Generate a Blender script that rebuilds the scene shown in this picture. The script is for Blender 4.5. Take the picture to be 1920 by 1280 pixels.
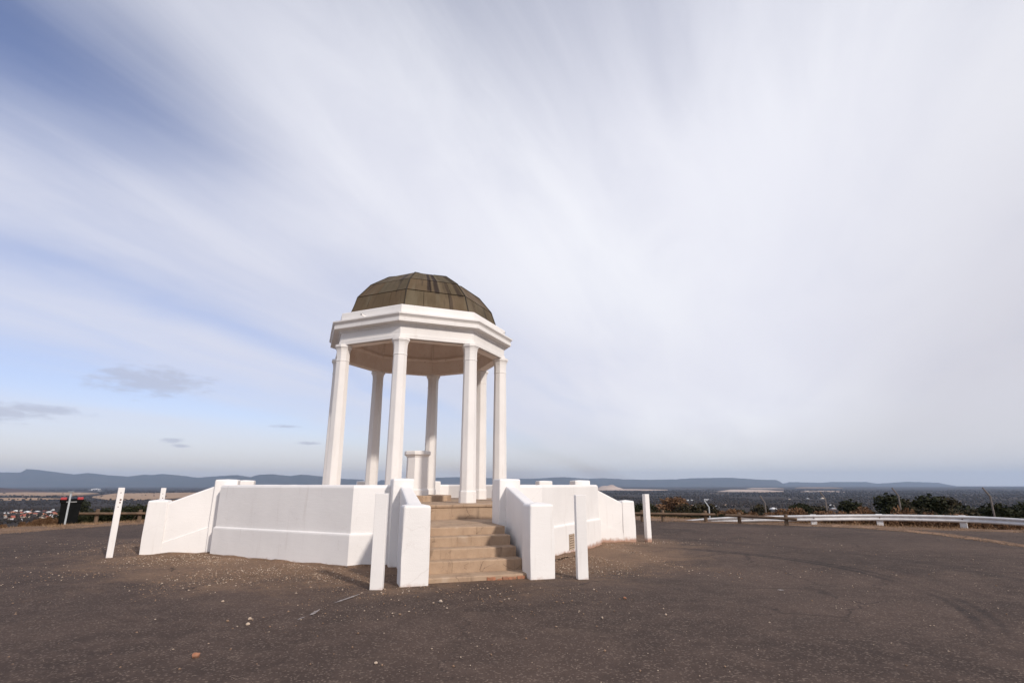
import bpy, bmesh, math, random
import numpy as np
from mathutils import Vector, Matrix, noise

for o in list(bpy.data.objects): bpy.data.objects.remove(o)
S = bpy.context.scene
COL = S.collection
R = math.radians
random.seed(7); rng = np.random.default_rng(7)

# ------------------------------------------------------------------ camera
EYE, FPX, PITCH = 1.35, 998.12, 0.2615
cam = bpy.data.cameras.new('camera'); camo = bpy.data.objects.new('camera', cam); COL.objects.link(camo)
camo.location = (0, 0, EYE); camo.rotation_euler = (math.pi/2 + PITCH, 0, 0)
cam.sensor_width = 36; cam.lens = FPX/1920*36; cam.clip_start = .05; cam.clip_end = 150000
S.camera = camo

# ------------------------------------------------------------------ sun, sky, exposure
SUN_AZ, SUN_EL = R(-51), R(31)          # azimuth of the direction towards the sun, from +X
sd = Vector((math.cos(SUN_AZ)*math.cos(SUN_EL), math.sin(SUN_AZ)*math.cos(SUN_EL), math.sin(SUN_EL)))
sun = bpy.data.lights.new('sun', 'SUN'); suno = bpy.data.objects.new('sun', sun); COL.objects.link(suno)
sun.energy = 2.4; sun.angle = R(3.2); sun.color = (1, .91, .82)
suno.rotation_euler = sd.to_track_quat('Z', 'Y').to_euler(); suno.location = (6, -8, 12)
S.view_settings.view_transform = 'Standard'; S.view_settings.look = 'None'
S.view_settings.gamma = 1; S.view_settings.use_curve_mapping = False
S.view_settings.exposure = 0.30

class NT:
    """tiny node-tree helper"""
    def __init__(s, tree): s.t = tree; s.n = tree.nodes; s.l = tree.links
    def new(s, typ, **kw):
        n = s.n.new(typ)
        for k, v in kw.items(): setattr(n, k, v)
        return n
    def put(s, sock, v):
        if isinstance(v, bpy.types.NodeSocket): s.l.new(v, sock)
        elif v is not None:
            if sock.type == 'RGBA' and len(v) == 3: v = (*v, 1)
            sock.default_value = v
    def math(s, op, a, b=None, c=None, clamp=False):
        n = s.new('ShaderNodeMath', operation=op, use_clamp=clamp)
        s.put(n.inputs[0], a)
        if b is not None: s.put(n.inputs[1], b)
        if c is not None: s.put(n.inputs[2], c)
        return n.outputs[0]
    def vmath(s, op, a, b=None):
        n = s.new('ShaderNodeVectorMath', operation=op)
        s.put(n.inputs[0], a)
        if b is not None: s.put(n.inputs[1], b)
        return n.outputs['Value'] if op in ('LENGTH', 'DOT_PRODUCT', 'DISTANCE') else n.outputs[0]
    def sep(s, v):
        n = s.new('ShaderNodeSeparateXYZ'); s.put(n.inputs[0], v); return n.outputs
    def comb(s, x, y, z):
        n = s.new('ShaderNodeCombineXYZ')
        for i, v in enumerate((x, y, z)): s.put(n.inputs[i], v)
        return n.outputs[0]
    def mapr(s, v, a, b, c=0., d=1., smooth=True):
        n = s.new('ShaderNodeMapRange', interpolation_type='SMOOTHSTEP' if smooth else 'LINEAR')
        for i, x in enumerate((v, a, b, c, d)): s.put(n.inputs[i], x)
        return n.outputs[0]
    def noise(s, vec, scale, detail=4, rough=.55, dist=0.):
        n = s.new('ShaderNodeTexNoise')
        s.put(n.inputs['Vector'], vec); n.inputs['Scale'].default_value = scale
        n.inputs['Detail'].default_value = detail; n.inputs['Roughness'].default_value = rough
        n.inputs['Distortion'].default_value = dist
        return n.outputs['Fac']
    def voro(s, vec, scale, feature='F1', out='Distance', rnd=1.):
        n = s.new('ShaderNodeTexVoronoi', feature=feature)
        s.put(n.inputs['Vector'], vec); n.inputs['Scale'].default_value = scale; n.inputs['Randomness'].default_value = rnd
        return n.outputs[out]
    def mix(s, f, a, b, mode='MIX'):
        n = s.new('ShaderNodeMix', data_type='RGBA', blend_type=mode)
        s.put(n.inputs[0], f); s.put(n.inputs[6], a); s.put(n.inputs[7], b)
        return n.outputs[2]

# world: Nishita sky seen through a veil of high cirrus, streaks running away from the viewer
w = bpy.data.worlds.new('World'); S.world = w; w.use_nodes = True
t = NT(w.node_tree); t.n.clear()
sky = t.new('ShaderNodeTexSky', sky_type='NISHITA', sun_disc=False, sun_elevation=SUN_EL)
sky.sun_rotation = math.atan2(sd.x, sd.y); sky.air_density = 1.0; sky.dust_density = 1.2; sky.ozone_density = 1.5; sky.altitude = 200
dirv = t.new('ShaderNodeTexCoord').outputs['Generated']
dx, dy, dz = t.sep(dirv)
zz = t.math('ADD', t.math('MAXIMUM', dz, 0.), .10)
px, py = t.math('DIVIDE', dx, zz), t.math('DIVIDE', dy, zz)
a = R(24)    # streaks point 24 degrees to the right of +Y
u = t.math('SUBTRACT', t.math('MULTIPLY', px, math.cos(a)), t.math('MULTIPLY', py, math.sin(a)))
v = t.math('ADD', t.math('MULTIPLY', px, math.sin(a)), t.math('MULTIPLY', py, math.cos(a)))
streak = t.noise(t.comb(t.math('MULTIPLY', u, 1.25), t.math('MULTIPLY', v, .34), 3.7), 1.0, 6, .50, .9)
fine = t.noise(t.comb(t.math('MULTIPLY', u, 3.0), t.math('MULTIPLY', v, .8), 9.1), 1.0, 6, .60, .8)
big = t.noise(t.comb(t.math('MULTIPLY', u, .42), t.math('MULTIPLY', v, .20), 1.3), 1.0, 2, .5, .2)
# the sheet of cloud thins out to the left (west), where bands of blue show between the streaks,
# and overhead, where one looks through less of it
def gauss(x, c, wd): return t.math('EXPONENT', t.math('MULTIPLY', t.math('POWER', t.math('DIVIDE', t.math('SUBTRACT', x, c), wd), 2.), -1.))
base = t.mapr(u, -4.2, .2, .46, .98)
wob0 = t.math('ADD', u, t.math('MULTIPLY', t.math('SUBTRACT', t.noise(t.comb(t.math('MULTIPLY', u, .7), t.math('MULTIPLY', v, .5), 5.5), 1., 3), .5), .9))
dip = t.math('MULTIPLY', gauss(wob0, -1.35, .34), t.mapr(v, .15, 1.35, .76, .05))
dip = t.math('ADD', dip, t.math('MULTIPLY', gauss(wob0, -2.25, .22), .30))
dip = t.math('ADD', dip, t.math('MULTIPLY', gauss(wob0, -3.75, .42), .34))
dip = t.math('ADD', dip, t.mapr(dz, .40, .90, 0., .46))
cov = t.math('ADD', base, t.math('ADD', t.math('MULTIPLY', t.math('SUBTRACT', streak, .5), .50), t.math('MULTIPLY', t.math('SUBTRACT', fine, .5), .36)))
cov = t.math('SUBTRACT', cov, dip)
cov = t.mapr(cov, .0, 1.0)
ccol = t.mix(t.mapr(t.math('ADD', big, t.math('MULTIPLY', t.math('SUBTRACT', fine, .5), .15)), .30, .70), (.67, .675, .75), (.82, .83, .855))
ccol = t.mix(t.mapr(u, .0, 1.3, 0., .80), ccol, (.53, .52, .57))
ccol = t.mix(t.mapr(u, -.5, -1.8, 0., .8), ccol, (.60, .61, .70))
ccol = t.mix(t.mapr(dz, .0, .13), t.mix(t.mapr(u, -3., 3.), (.70, .70, .70), (.63, .615, .615)), ccol)
# low flat cumulus near the horizon on the left
az = t.math('ARCTAN2', dx, dy); el = t.math('ARCSINE', dz)
wob = t.noise(t.comb(t.math('MULTIPLY', az, 30.), t.math('MULTIPLY', el, 90.), 0.), 1.0, 4, .6)
low = None
for (ca, ce, ra, re) in ((-.795, .093, .085, .016), (-.72, .100, .055, .007), (-.60, .155, .085, .026), (-.56, .066, .018, .005), (-.55, .058, .014, .004), (-.40, .095, .030, .004), (-.36, .068, .022, .003)):
    e = t.math('SQRT', t.math('ADD', t.math('POWER', t.math('DIVIDE', t.math('SUBTRACT', az, ca), ra), 2.),
                              t.math('POWER', t.math('DIVIDE', t.math('SUBTRACT', el, ce), re), 2.)))
    m = t.mapr(t.math('ADD', e, t.math('MULTIPLY', t.math('SUBTRACT', wob, .5), 2.2)), .3, 1.15, .62, 0.)
    low = m if low is None else t.math('MAXIMUM', low, m)
b1 = t.new('ShaderNodeBackground'); t.put(b1.inputs[0], t.mix(1., sky.outputs[0], (1.0, .86, .96), 'MULTIPLY')); b1.inputs[1].default_value = .12
b2 = t.new('ShaderNodeBackground'); t.put(b2.inputs[0], ccol); b2.inputs[1].default_value = 1.0
b3 = t.new('ShaderNodeBackground'); t.put(b3.inputs[0], (.40, .42, .52)); b3.inputs[1].default_value = 1.0
m1 = t.new('ShaderNodeMixShader'); t.l.new(cov, m1.inputs[0]); t.l.new(b1.outputs[0], m1.inputs[1]); t.l.new(b2.outputs[0], m1.inputs[2])
m2 = t.new('ShaderNodeMixShader'); t.l.new(low, m2.inputs[0]); t.l.new(m1.outputs[0], m2.inputs[1]); t.l.new(b3.outputs[0], m2.inputs[2])
wo = t.new('ShaderNodeOutputWorld'); t.l.new(m2.outputs[0], wo.inputs[0])

# ------------------------------------------------------------------ materials
MATS = {}
def mat(name, rough=.8, spec=.3):
    m = bpy.data.materials.new(name); m.use_nodes = True
    t = NT(m.node_tree); b = m.node_tree.nodes['Principled BSDF']
    b.inputs['Roughness'].default_value = rough; b.inputs['Specular IOR Level'].default_value = spec
    MATS[name] = m
    return m, t, b
def geo(t): return t.new('ShaderNodeNewGeometry').outputs['Position']
def bump(t, b, h, strength=.3, dist=.01):
    n = t.new('ShaderNodeBump'); n.inputs['Strength'].default_value = strength; n.inputs['Distance'].default_value = dist
    t.put(n.inputs['Height'], h); t.l.new(n.outputs[0], b.inputs['Normal'])

def m_paint(name, base, dirt=True):
    m, t, b = mat(name, .62, .3); p = geo(t)
    n1 = t.noise(p, 1.3, 4); n2 = t.noise(p, 9., 5, .6)
    streakp = t.vmath('MULTIPLY', p, (9., 9., .7))
    st = t.noise(streakp, 1., 4, .6)
    c = t.mix(t.mapr(n1, .3, .75), base, tuple(x*.93 for x in base))
    c = t.mix(t.mapr(st, .58, .80, 0., .26), c, (.46, .39, .33))
    z = t.sep(p)[2]
    if dirt:
        k = t.math('ADD', z, t.math('MULTIPLY', t.math('SUBTRACT', n2, .5), .16))
        c = t.mix(t.mapr(k, -.06, .055, .85, 0.), c, (.36, .17, .09))       # red soil splash along the foot
    crk = t.voro(t.vmath('ADD', p, t.comb(t.math('MULTIPLY', n2, .25), t.math('MULTIPLY', n1, .4), t.math('MULTIPLY', n2, .3))), 1.1, 'DISTANCE_TO_EDGE')
    c = t.mix(t.math('MULTIPLY', t.mapr(crk, .001, .005, .16, 0.), t.mapr(n1, .46, .60)), c, (.40, .33, .28))
    chip = t.mapr(t.noise(p, 26., 3, .6), .735, .76)
    c = t.mix(t.math('MULTIPLY', chip, .55), c, (.38, .27, .2))
    t.put(b.inputs['Base Color'], c)
    # rendered brickwork showing faintly through the paint
    br = t.new('ShaderNodeTexNoise'); t.put(br.inputs['Vector'], t.vmath('MULTIPLY', p, (6., 6., 24.))); br.inputs['Scale'].default_value = 1
    hsum = t.math('ADD', t.math('MULTIPLY', br.outputs['Fac'], .5), t.math('MULTIPLY', t.noise(p, 70., 3), .5))
    bump(t, b, hsum, .28, .012)
    return m
m_paint('paint', (.85, .825, .80))
m_paint('paint_clean', (.84, .81, .78), False)
def m_inner():
    m, t, b = mat('paint_inner', .75, .2); p = geo(t)
    c = t.mix(t.mapr(t.noise(p, 2.2, 5, .6), .35, .7), (.84, .74, .66), (.76, .64, .55))
    c = t.mix(t.mapr(t.noise(p, 8., 4, .65), .62, .74, 0., .5), c, (.30, .2, .15))
    t.put(b.inputs['Base Color'], c); bump(t, b, t.noise(p, 30., 3), .2, .01)
m_inner()
def m_stone():
    m, t, b = mat('stone', .88, .2); p = geo(t)
    oi = t.new('ShaderNodeObjectInfo').outputs['Random']
    n1 = t.noise(p, 2.6, 6, .62); n2 = t.noise(p, 24., 5, .65)
    c = t.mix(t.mapr(n1, .3, .72), (.47, .34, .235), (.36, .25, .17))
    c = t.mix(t.math('MULTIPLY', oi, .35), c, (.36, .26, .18))
    st = t.noise(t.vmath('MULTIPLY', p, (7., 7., 1.1)), 1., 5, .6, .4)
    c = t.mix(t.mapr(st, .54, .74, 0., .65), c, (.17, .12, .085))
    ck = t.voro(t.vmath('ADD', p, t.comb(t.math('MULTIPLY', n1, .5), t.math('MULTIPLY', n1, .3), 0.)), 2.3, 'DISTANCE_TO_EDGE')
    c = t.mix(t.math('MULTIPLY', t.mapr(ck, .002, .012, .7, 0.), t.mapr(n1, .48, .6)), c, (.10, .07, .05))
    c = t.mix(t.mapr(t.noise(p, 1.7, 3), .62, .7, 0., .35), c, (.56, .46, .36))
    c = t.mix(t.mapr(n2, .62, .75, 0., .5), c, (.20, .14, .10))
    t.put(b.inputs['Base Color'], c)
    bump(t, b, t.math('ADD', n2, t.math('MULTIPLY', n1, 1.2)), .45, .012)
m_stone()
def m_copper():
    m, t, b = mat('copper', .6, .22); p = geo(t)
    oi = t.new('ShaderNodeObjectInfo').outputs['Random']
    x, y, z = t.sep(p)
    ang = t.math('ARCTAN2', t.math('SUBTRACT', y, 14.15), t.math('SUBTRACT', x, -2.519))
    n1 = t.noise(p, 2.0, 6, .6)
    run = t.noise(t.comb(t.math('MULTIPLY', ang, 7.), t.math('MULTIPLY', z, .5), 2.2), 1., 4, .6, .15)      # stains run down with the rain
    run2 = t.noise(t.comb(t.math('MULTIPLY', ang, 34.), t.math('MULTIPLY', z, .9), 6.), 1., 4, .6, .1)
    c = t.mix(t.mapr(n1, .3, .7), (.120, .090, .052), (.088, .071, .043))
    c = t.mix(t.math('MULTIPLY', oi, .55), c, (.140, .086, .046))
    c = t.mix(t.mapr(run, .34, .46, .45, 0.), c, (.155, .13, .085))
    c = t.mix(t.mapr(run, .56, .66, 0., .80), c, (.034, .023, .017))
    c = t.mix(t.mapr(run2, .54, .74, 0., .55), c, (.060, .042, .026))
    for a_, wd, z0, z1, k in ((-74.5, 1.9, 5.98, 6.75, .95), (-68.5, 2.2, 5.92, 6.75, .95), (-58.5, 1.5, 5.3, 6.45, .6), (-50., 2.2, 5.9, 6.8, .7)):
        e = t.math('ABSOLUTE', t.math('ADD', t.math('SUBTRACT', ang, R(a_)), t.math('MULTIPLY', t.math('SUBTRACT', n1, .5), .04)))
        q = t.math('MULTIPLY', t.mapr(e, R(wd*.6), R(wd*1.25), k, 0.), t.math('MULTIPLY', t.mapr(z, z0-.06, z0+.05), t.mapr(z, z1+.05, z1-.1)))
        c = t.mix(q, c, (.030, .019, .014))
    t.put(b.inputs['Base Color'], c); b.inputs['Metallic'].default_value = .1
    t.put(b.inputs['Roughness'], t.mapr(n1, .3, .7, .6, .8))
    bump(t, b, t.math('ADD', n1, run2), .25, .015)
m_copper()
def simple(name, c1, c2, scale=8., rough=.8, spec=.3, bs=.25, bd=.01, aniso=(1, 1, 1), rnd=0.):
    m, t, b = mat(name, rough, spec)
    p = t.new('ShaderNodeTexCoord').outputs['Object']
    n = t.noise(t.vmath('MULTIPLY', p, aniso), scale, 5, .62)
    c = t.mix(t.mapr(n, .3, .7), c1, c2)
    if rnd:
        oi = t.new('ShaderNodeObjectInfo').outputs['Random']
        c = t.mix(t.math('MULTIPLY', oi, rnd), c, tuple(x*.45 for x in c1))
    t.put(b.inputs['Base Color'], c); bump(t, b, n, bs, bd)
    return m
simple('seam', (.030, .024, .018), (.05, .04, .028))
simple('post_paint', (.85, .825, .80), (.78, .75, .725), 14, .6, aniso=(1, 1, .15))
simple('rust', (.16, .06, .03), (.08, .035, .02), 30)
simple('log', (.19, .125, .08), (.10, .066, .045), 10, .85, aniso=(.25, 1, 1), bs=.5)
simple('timber', (.19, .128, .085), (.105, .07, .048), 10, .85, aniso=(1, 1, .2), bs=.5)
simple('rail_white', (.70, .69, .68), (.56, .55, .55), 5, .45, .5)
simple('galv', (.52, .55, .56), (.40, .43, .45), 20, .45, .5)
simple('steel_dark', (.14, .12, .11), (.20, .17, .15), 20, .6)
simple('bin_black', (.004, .0045, .005), (.007, .0075, .008), 6, .7, .12)
simple('bin_red', (.42, .035, .04), (.34, .03, .03), 6, .5, .4)
simple('white_print', (.30, .30, .30), (.2, .2, .2), 20)
simple('brick_red', (.40, .17, .095), (.27, .15, .095), 25, .9, bs=.6)
simple('vent_clay', (.55, .43, .32), (.42, .32, .24), 25, .9)
simple('dark_hole', (.012, .010, .009), (.02, .017, .014), 5)
simple('bark', (.12, .085, .06), (.06, .045, .035), 6, .9)
simple('pebble', (.33, .215, .14), (.17, .11, .075), 2.2, .9)
simple('pebble_pale', (.60, .49, .38), (.36, .27, .20), 1.7, .9)
simple('ridge_dust', (.17, .115, .08), (.085, .06, .048), 9, .95)
simple('line_paint', (.44, .40, .37), (.16, .13, .12), 22, .8)
simple('mountain', (.055, .062, .060), (.085, .08, .07), .0012, .95, .05, bs=0)
simple('hill_scrub', (.13, .075, .055), (.06, .045, .04), .006, .95, .05, bs=0)
simple('field', (.42, .285, .18), (.34, .225, .145), .004, .95, .05, bs=0)
simple('field_pale', (.55, .44, .36), (.46, .35, .28), .004, .95, .05, bs=0)
for nm, c in (('roof_red', (.36, .10, .06)), ('roof_orange', (.42, .17, .09)), ('roof_white', (.74, .74, .74)), ('roof_grey', (.36, .37, .39)), ('roof_cream', (.60, .50, .40))):
    simple(nm, c, tuple(x*.8 for x in c), .4, .7)
for nm, c in (('wall_cream', (.58, .47, .36)), ('wall_white', (.66, .64, .61)), ('wall_brick', (.32, .17, .11))):
    simple(nm, c, tuple(x*.88 for x in c), .6, .85)
simple('house_glass', (.03, .035, .045), (.05, .055, .06), 3, .15, .5)
def m_leaf(name, c1, c2, c3):
    m, t, b = mat(name, .75, .15)
    p = t.new('ShaderNodeTexCoord').outputs['Object']
    n = t.noise(p, 2.1, 3, .6); f = t.noise(p, 17., 2, .5)
    c = t.mix(t.mapr(n, .35, .65), c1, c2); c = t.mix(t.mapr(f, .48, .72), c, c3)
    t.put(b.inputs['Base Color'], c)
m_leaf('leaf_dark', (.014, .020, .009), (.026, .028, .012), (.048, .040, .017))
m_leaf('leaf_olive', (.026, .026, .013), (.045, .035, .018), (.068, .050, .027))
m_leaf('leaf_rust', (.10, .050, .024), (.16, .085, .044), (.27, .17, .10))
m_leaf('leaf_straw', (.34, .22, .125), (.24, .145, .08), (.42, .30, .19))
m_leaf('leaf_far', (.022, .017, .011), (.036, .025, .017), (.055, .036, .025))

# the lot: worn asphalt, red dust blown against the walls, tyre marks
CP = Vector((-2.42, 14.15)); BETA = R(-71.6)          # centre and stair axis of the terrace
def m_asphalt():
    m, t, b = mat('asphalt', .9, .18); p = geo(t)
    flat = t.vmath('MULTIPLY', p, (1, 1, 0))
    n1 = t.noise(p, .35, 5, .6, .3); n2 = t.noise(p, 3.0, 5, .65); n3 = t.noise(p, 60., 3, .6)
    c = t.mix(t.mapr(n1, .34, .68), (.055, .038, .031), (.096, .065, .051))
    c = t.mix(t.mapr(n2, .40, .72, 0., .55), c, (.120, .083, .065))
    spk = t.voro(p, 70., 'F1', 'Color')
    sp = t.sep(spk)[0]
    c = t.mix(t.mapr(sp, .80, .98, 0., .55), c, (.25, .19, .15))
    c = t.mix(t.mapr(n3, .55, .7, 0., .55), c, (.030, .025, .024))
    blot = t.noise(p, .16, 4, .6, .6)
    c = t.mix(t.mapr(blot, .52, .64, 0., .35), c, (.045, .034, .030))
    c = t.mix(t.mapr(t.noise(t.vmath('MULTIPLY', p, (.5, 1.6, 1.)), .9, 5, .65, .5), .58, .74, 0., .35), c, (.165, .115, .085))
    # dust: thick at the foot of the walls, thinning outwards, plus old drifts
    rr = t.vmath('LENGTH', t.vmath('SUBTRACT', flat, (CP.x, CP.y, 0)))
    nd = t.noise(p, 1.1, 6, .68, .4)
    near = t.math('ADD', t.mapr(rr, 4.3, 8.4, .66, 0.), t.math('MULTIPLY', t.math('SUBTRACT', nd, .5), 1.0))
    grit = t.mapr(t.noise(p, 26., 4, .75), .36, .60, .30, 1.)
    c = t.mix(t.math('MULTIPLY', t.mapr(near, .06, .62, 0., .85), grit), c, (.27, .17, .105))
    c = t.mix(t.mapr(t.noise(p, .8, 6, .7, .8), .62, .76, 0., .32), c, (.21, .15, .115))
    # rubber arcs left by turning cars
    wobv = t.math('MULTIPLY', t.math('SUBTRACT', t.noise(p, .7, 3), .5), .14)
    for (cx, cy, rad, wd, k) in ((0., 8.9, 5.58, .045, .85), (0., 8.9, 5.76, .04, .7), (0., 8.9, 5.67, .10, .30), (-.1, 9.1, 6.3, .04, .25), (-1.0, 9.0, 8.3, .12, .35), (-1.6, 10.2, 8.0, .16, .22), (-2.4, 13.6, 8.7, .2, .18)):
        d = t.vmath('LENGTH', t.vmath('SUBTRACT', flat, (cx, cy, 0)))
        k2 = t.mapr(t.math('ABSOLUTE', t.math('ADD', t.math('SUBTRACT', d, rad), wobv)), wd*.4, wd*1.7, k, 0.)
        k2 = t.math('MULTIPLY', k2, t.mapr(t.noise(p, .45, 3), .24, .48))
        k2 = t.math('MULTIPLY', k2, t.mapr(t.noise(p, 9., 4, .7), .35, .62, .35, 1.))
        k2 = t.math('MULTIPLY', k2, t.mapr(t.sep(p)[1], 4.8, 6.6))
        k2 = t.math('MULTIPLY', k2, t.mapr(t.sep(p)[0], 1.5, 4.))
        c = t.mix(k2, c, (.022, .018, .018))
    # hairline cracks
    ck = t.voro(t.vmath('ADD', p, t.comb(t.math('MULTIPLY', n2, .7), t.math('MULTIPLY', n1, .9), 0.)), .42, 'DISTANCE_TO_EDGE')
    c = t.mix(t.math('MULTIPLY', t.mapr(ck, .002, .009, .6, 0.), t.mapr(n1, .45, .6)), c, (.02, .016, .015))
    t.put(b.inputs['Base Color'], c)
    bump(t, b, t.math('ADD', t.math('MULTIPLY', n3, .7), t.math('ADD', sp, t.math('MULTIPLY', n2, 1.5))), .55, .012)
m_asphalt()
def m_ground():
    m, t, b = mat('ground', .95, .08); p = geo(t)
    x, y, z = t.sep(p)
    rr = t.vmath('LENGTH', t.vmath('MULTIPLY', p, (1, 1, 0)))
    near = t.mix(t.mapr(t.noise(p, .9, 6, .65), .35, .68), (.25, .16, .105), (.165, .11, .075))
    near = t.mix(t.mapr(t.noise(p, 30., 4, .75), .45, .62, 0., .6), near, (.10, .068, .05))
    near = t.mix(t.mapr(t.noise(p, 14., 4, .6), .55, .7, 0., .7), near, (.40, .28, .19))
    slope = t.mix(t.mapr(t.noise(p, .03, 5, .6), .4, .62), (.16, .105, .06), (.06, .055, .032))
    fl = t.vmath('MULTIPLY', p, (1., 1., 0.))
    n = t.noise(fl, .0011, 6, .62, .6); n2 = t.noise(fl, .012, 4, .65)
    plain = t.mix(t.mapr(n2, .35, .65), (.026, .019, .013), (.044, .030, .021))
    plain = t.mix(t.mapr(n, .60, .66, 0., .85), plain, (.30, .215, .15))
    c = t.mix(t.mapr(rr, 24., 60.), near, slope)
    c = t.mix(t.mapr(rr, 350., 1100.), c, plain)
    t.put(b.inputs['Base Color'], c)
    bump(t, b, t.noise(p, 22., 4, .7), .5, .03)
m_ground()

# ------------------------------------------------------------------ mesh helpers
def tag(o, label=None, cat=None, group=None, kind=None):
    if label: o['label'] = label
    if cat: o['category'] = cat
    if group: o['group'] = group
    if kind: o['kind'] = kind
    return o
def empty(name, loc, label=None, cat=None, group=None):
    o = bpy.data.objects.new(name, None); COL.objects.link(o); o.location = loc; o.empty_display_size = .2
    return tag(o, label, cat, group)
def wpos(o):
    p = Vector(o.location)
    while o.parent: o = o.parent; p += Vector(o.location)
    return p
def link(name, me, m, parent=None):
    o = bpy.data.objects.new(name, me); COL.objects.link(o)
    if m: me.materials.append(MATS[m]) if not me.materials else None
    if parent: o.parent = parent
    return o
def obj(name, bm, m, parent=None, smooth=False, origin=None):
    """bmesh in world coordinates -> object whose origin is its parent's (or the given) place"""
    if origin is not None: off = Vector(origin)
    elif parent is not None: off = wpos(parent)
    else: off = Vector((0, 0, 0))
    bmesh.ops.recalc_face_normals(bm, faces=bm.faces)
    bm.transform(Matrix.Translation(-off))
    me = bpy.data.meshes.new(name); bm.to_mesh(me); bm.free()
    if smooth:
        for p in me.polygons: p.use_smooth = True
    o = link(name, me, m, parent)
    if origin is not None and parent is None: o.location = off
    return o
def nd_mesh(name, V, F, m, mats=None):
    """numpy vertices + equal-sized faces"""
    V = np.asarray(V, np.float32); F = np.asarray(F, np.int32); k = F.shape[1]
    me = bpy.data.meshes.new(name); me.vertices.add(len(V)); me.vertices.foreach_set('co', V.ravel())
    me.loops.add(F.size); me.loops.foreach_set('vertex_index', F.ravel())
    me.polygons.add(len(F)); me.polygons.foreach_set('loop_start', np.arange(0, F.size, k)); me.polygons.foreach_set('loop_total', np.full(len(F), k))
    me.update(); me.validate()
    if m: me.materials.append(MATS[m])
    return me
def copy_tree(o, parent=None):
    c = o.copy(); COL.objects.link(c); c.parent = parent
    for ch in list(o.children): copy_tree(ch, c)
    return c
def frame(c, ang):
    """local (n, t, z) -> world; n outwards, t to the left of n"""
    N = Vector((math.cos(ang), math.sin(ang))); T = Vector((-math.sin(ang), math.cos(ang)))
    return lambda n, tt, z: Vector((c.x + N.x*n + T.x*tt, c.y + N.y*n + T.y*tt, z))
def loft(rings, close=True, caps=True, bm=None):
    bm = bm or bmesh.new(); rv = [[bm.verts.new(p) for p in r] for r in rings]
    for A, B in zip(rv, rv[1:]):
        n = len(A)
        for i in range(n if close else n-1):
            j = (i+1) % n
            bm.faces.new((A[i], A[j], B[j], B[i]))
    if caps:
        bm.faces.new(rv[0][::-1]); bm.faces.new(rv[-1])
    return bm
def box(fr, n0, n1, t0, t1, z0, z1, bev=0., seg=2, bm=None):
    b = bmesh.new()
    loft([[fr(n0, t0, z), fr(n1, t0, z), fr(n1, t1, z), fr(n0, t1, z)] for z in (z0, z1)], bm=b)
    if bev: bmesh.ops.bevel(b, geom=list(b.edges), offset=bev, segments=seg, profile=.6, affect='EDGES')
    return b
ID = lambda n, tt, z: Vector((n, tt, z))
def tube(path, rad, n=8, caps=True, bm=None):
    rings = []
    for i, p in enumerate(path):
        p = Vector(p); d = (Vector(path[min(i+1, len(path)-1)]) - Vector(path[max(i-1, 0)])).normalized()
        up = Vector((0, 0, 1)) if abs(d.z) < .9 else Vector((1, 0, 0))
        x = d.cross(up).normalized(); y = d.cross(x)
        r = rad[i] if hasattr(rad, '__len__') else rad
        rings.append([p + (x*math.cos(k*math.tau/n) + y*math.sin(k*math.tau/n))*r for k in range(n)])
    return loft(rings, caps=caps, bm=bm)
def lathe8(c, prof, ang, n=8, caps=False):
    return loft([[Vector((c.x + r*math.cos(ang+k*math.tau/n), c.y + r*math.sin(ang+k*math.tau/n), z)) for k in range(n)] for r, z in prof], caps=caps)
def rand_unit(n):
    v = rng.normal(size=(n, 3)); return v/np.linalg.norm(v, axis=1)[:, None]

# ------------------------------------------------------------------ the lie of the land
def sstep(x): x = min(max(x, 0.), 1.); return x*x*(3-2*x)
RHO = [(-180, 13.6), (-170, 16), (-155, 22), (-140, 30), (-40, 34), (-15, 26), (0, 20), (4, 18.2), (7, 17.2), (12, 15.2), (17, 13.9), (22, 12.9), (30, 11.6), (40, 10.7), (60, 10.9), (90, 11.6), (120, 11.9), (150, 12.), (162, 11.9), (172, 12.1), (180, 13.6)]
def rho(th):
    d = math.degrees(th); d = (d+180) % 360 - 180
    return float(np.interp(d, [a for a, b in RHO], [b for a, b in RHO]))
PROF = ([0, 3, 8, 20, 45, 100, 200, 400, 700, 1000, 2000, 4000, 8000, 90000], [0, .45, 1.5, 4.2, 8.6, 16.5, 27, 41, 55, 65, 95, 115, 120, 120])
def zone(x, y):
    dx, dy = x-CP.x, y-CP.y; r = math.hypot(dx, dy); th = math.atan2(dy, dx)
    return r, th
def g(x, y):
    r, th = zone(x, y)
    z = -.11*sstep((x + (y-10)*.3 - .3)/2.6)*(1-sstep((r-6.2)/4.5)) if r < 40 else 0.
    z += .02*noise.noise((x*.25, y*.25, 0)) if r < 40 else 0.
    e = r - (rho(th) + 1.9)
    if e > 0: z -= float(np.interp(e, *PROF))
    if r > 300:
        k = min((r-300)/700, 1.)
        z += k*(6*noise.noise((x*.0011, y*.0011, .3)) + 2.5*noise.noise((x*.004, y*.004, 4.3)))*min(1, 6000/r)
    return z
CT, ST = math.cos(PITCH), math.sin(PITCH)
def ray(px, py):
    u, v = (px-960)/FPX, (640-py)/FPX
    return Vector((u, CT - v*ST, ST + v*CT))
def on_plane(px, py, z):
    d = ray(px, py); s = (z-EYE)/d.z
    return Vector((d.x*s, d.y*s, z))
def on_land(px, py, y0=25.):
    """march the sight line until it meets the land beyond y0"""
    d = ray(px, py); d = d/d.y; s = y0
    while s < 40000:
        if EYE + d.z*s < g(d.x*s, s): break
        s *= 1.012
    return Vector((d.x*s, s, g(d.x*s, s)))

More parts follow.
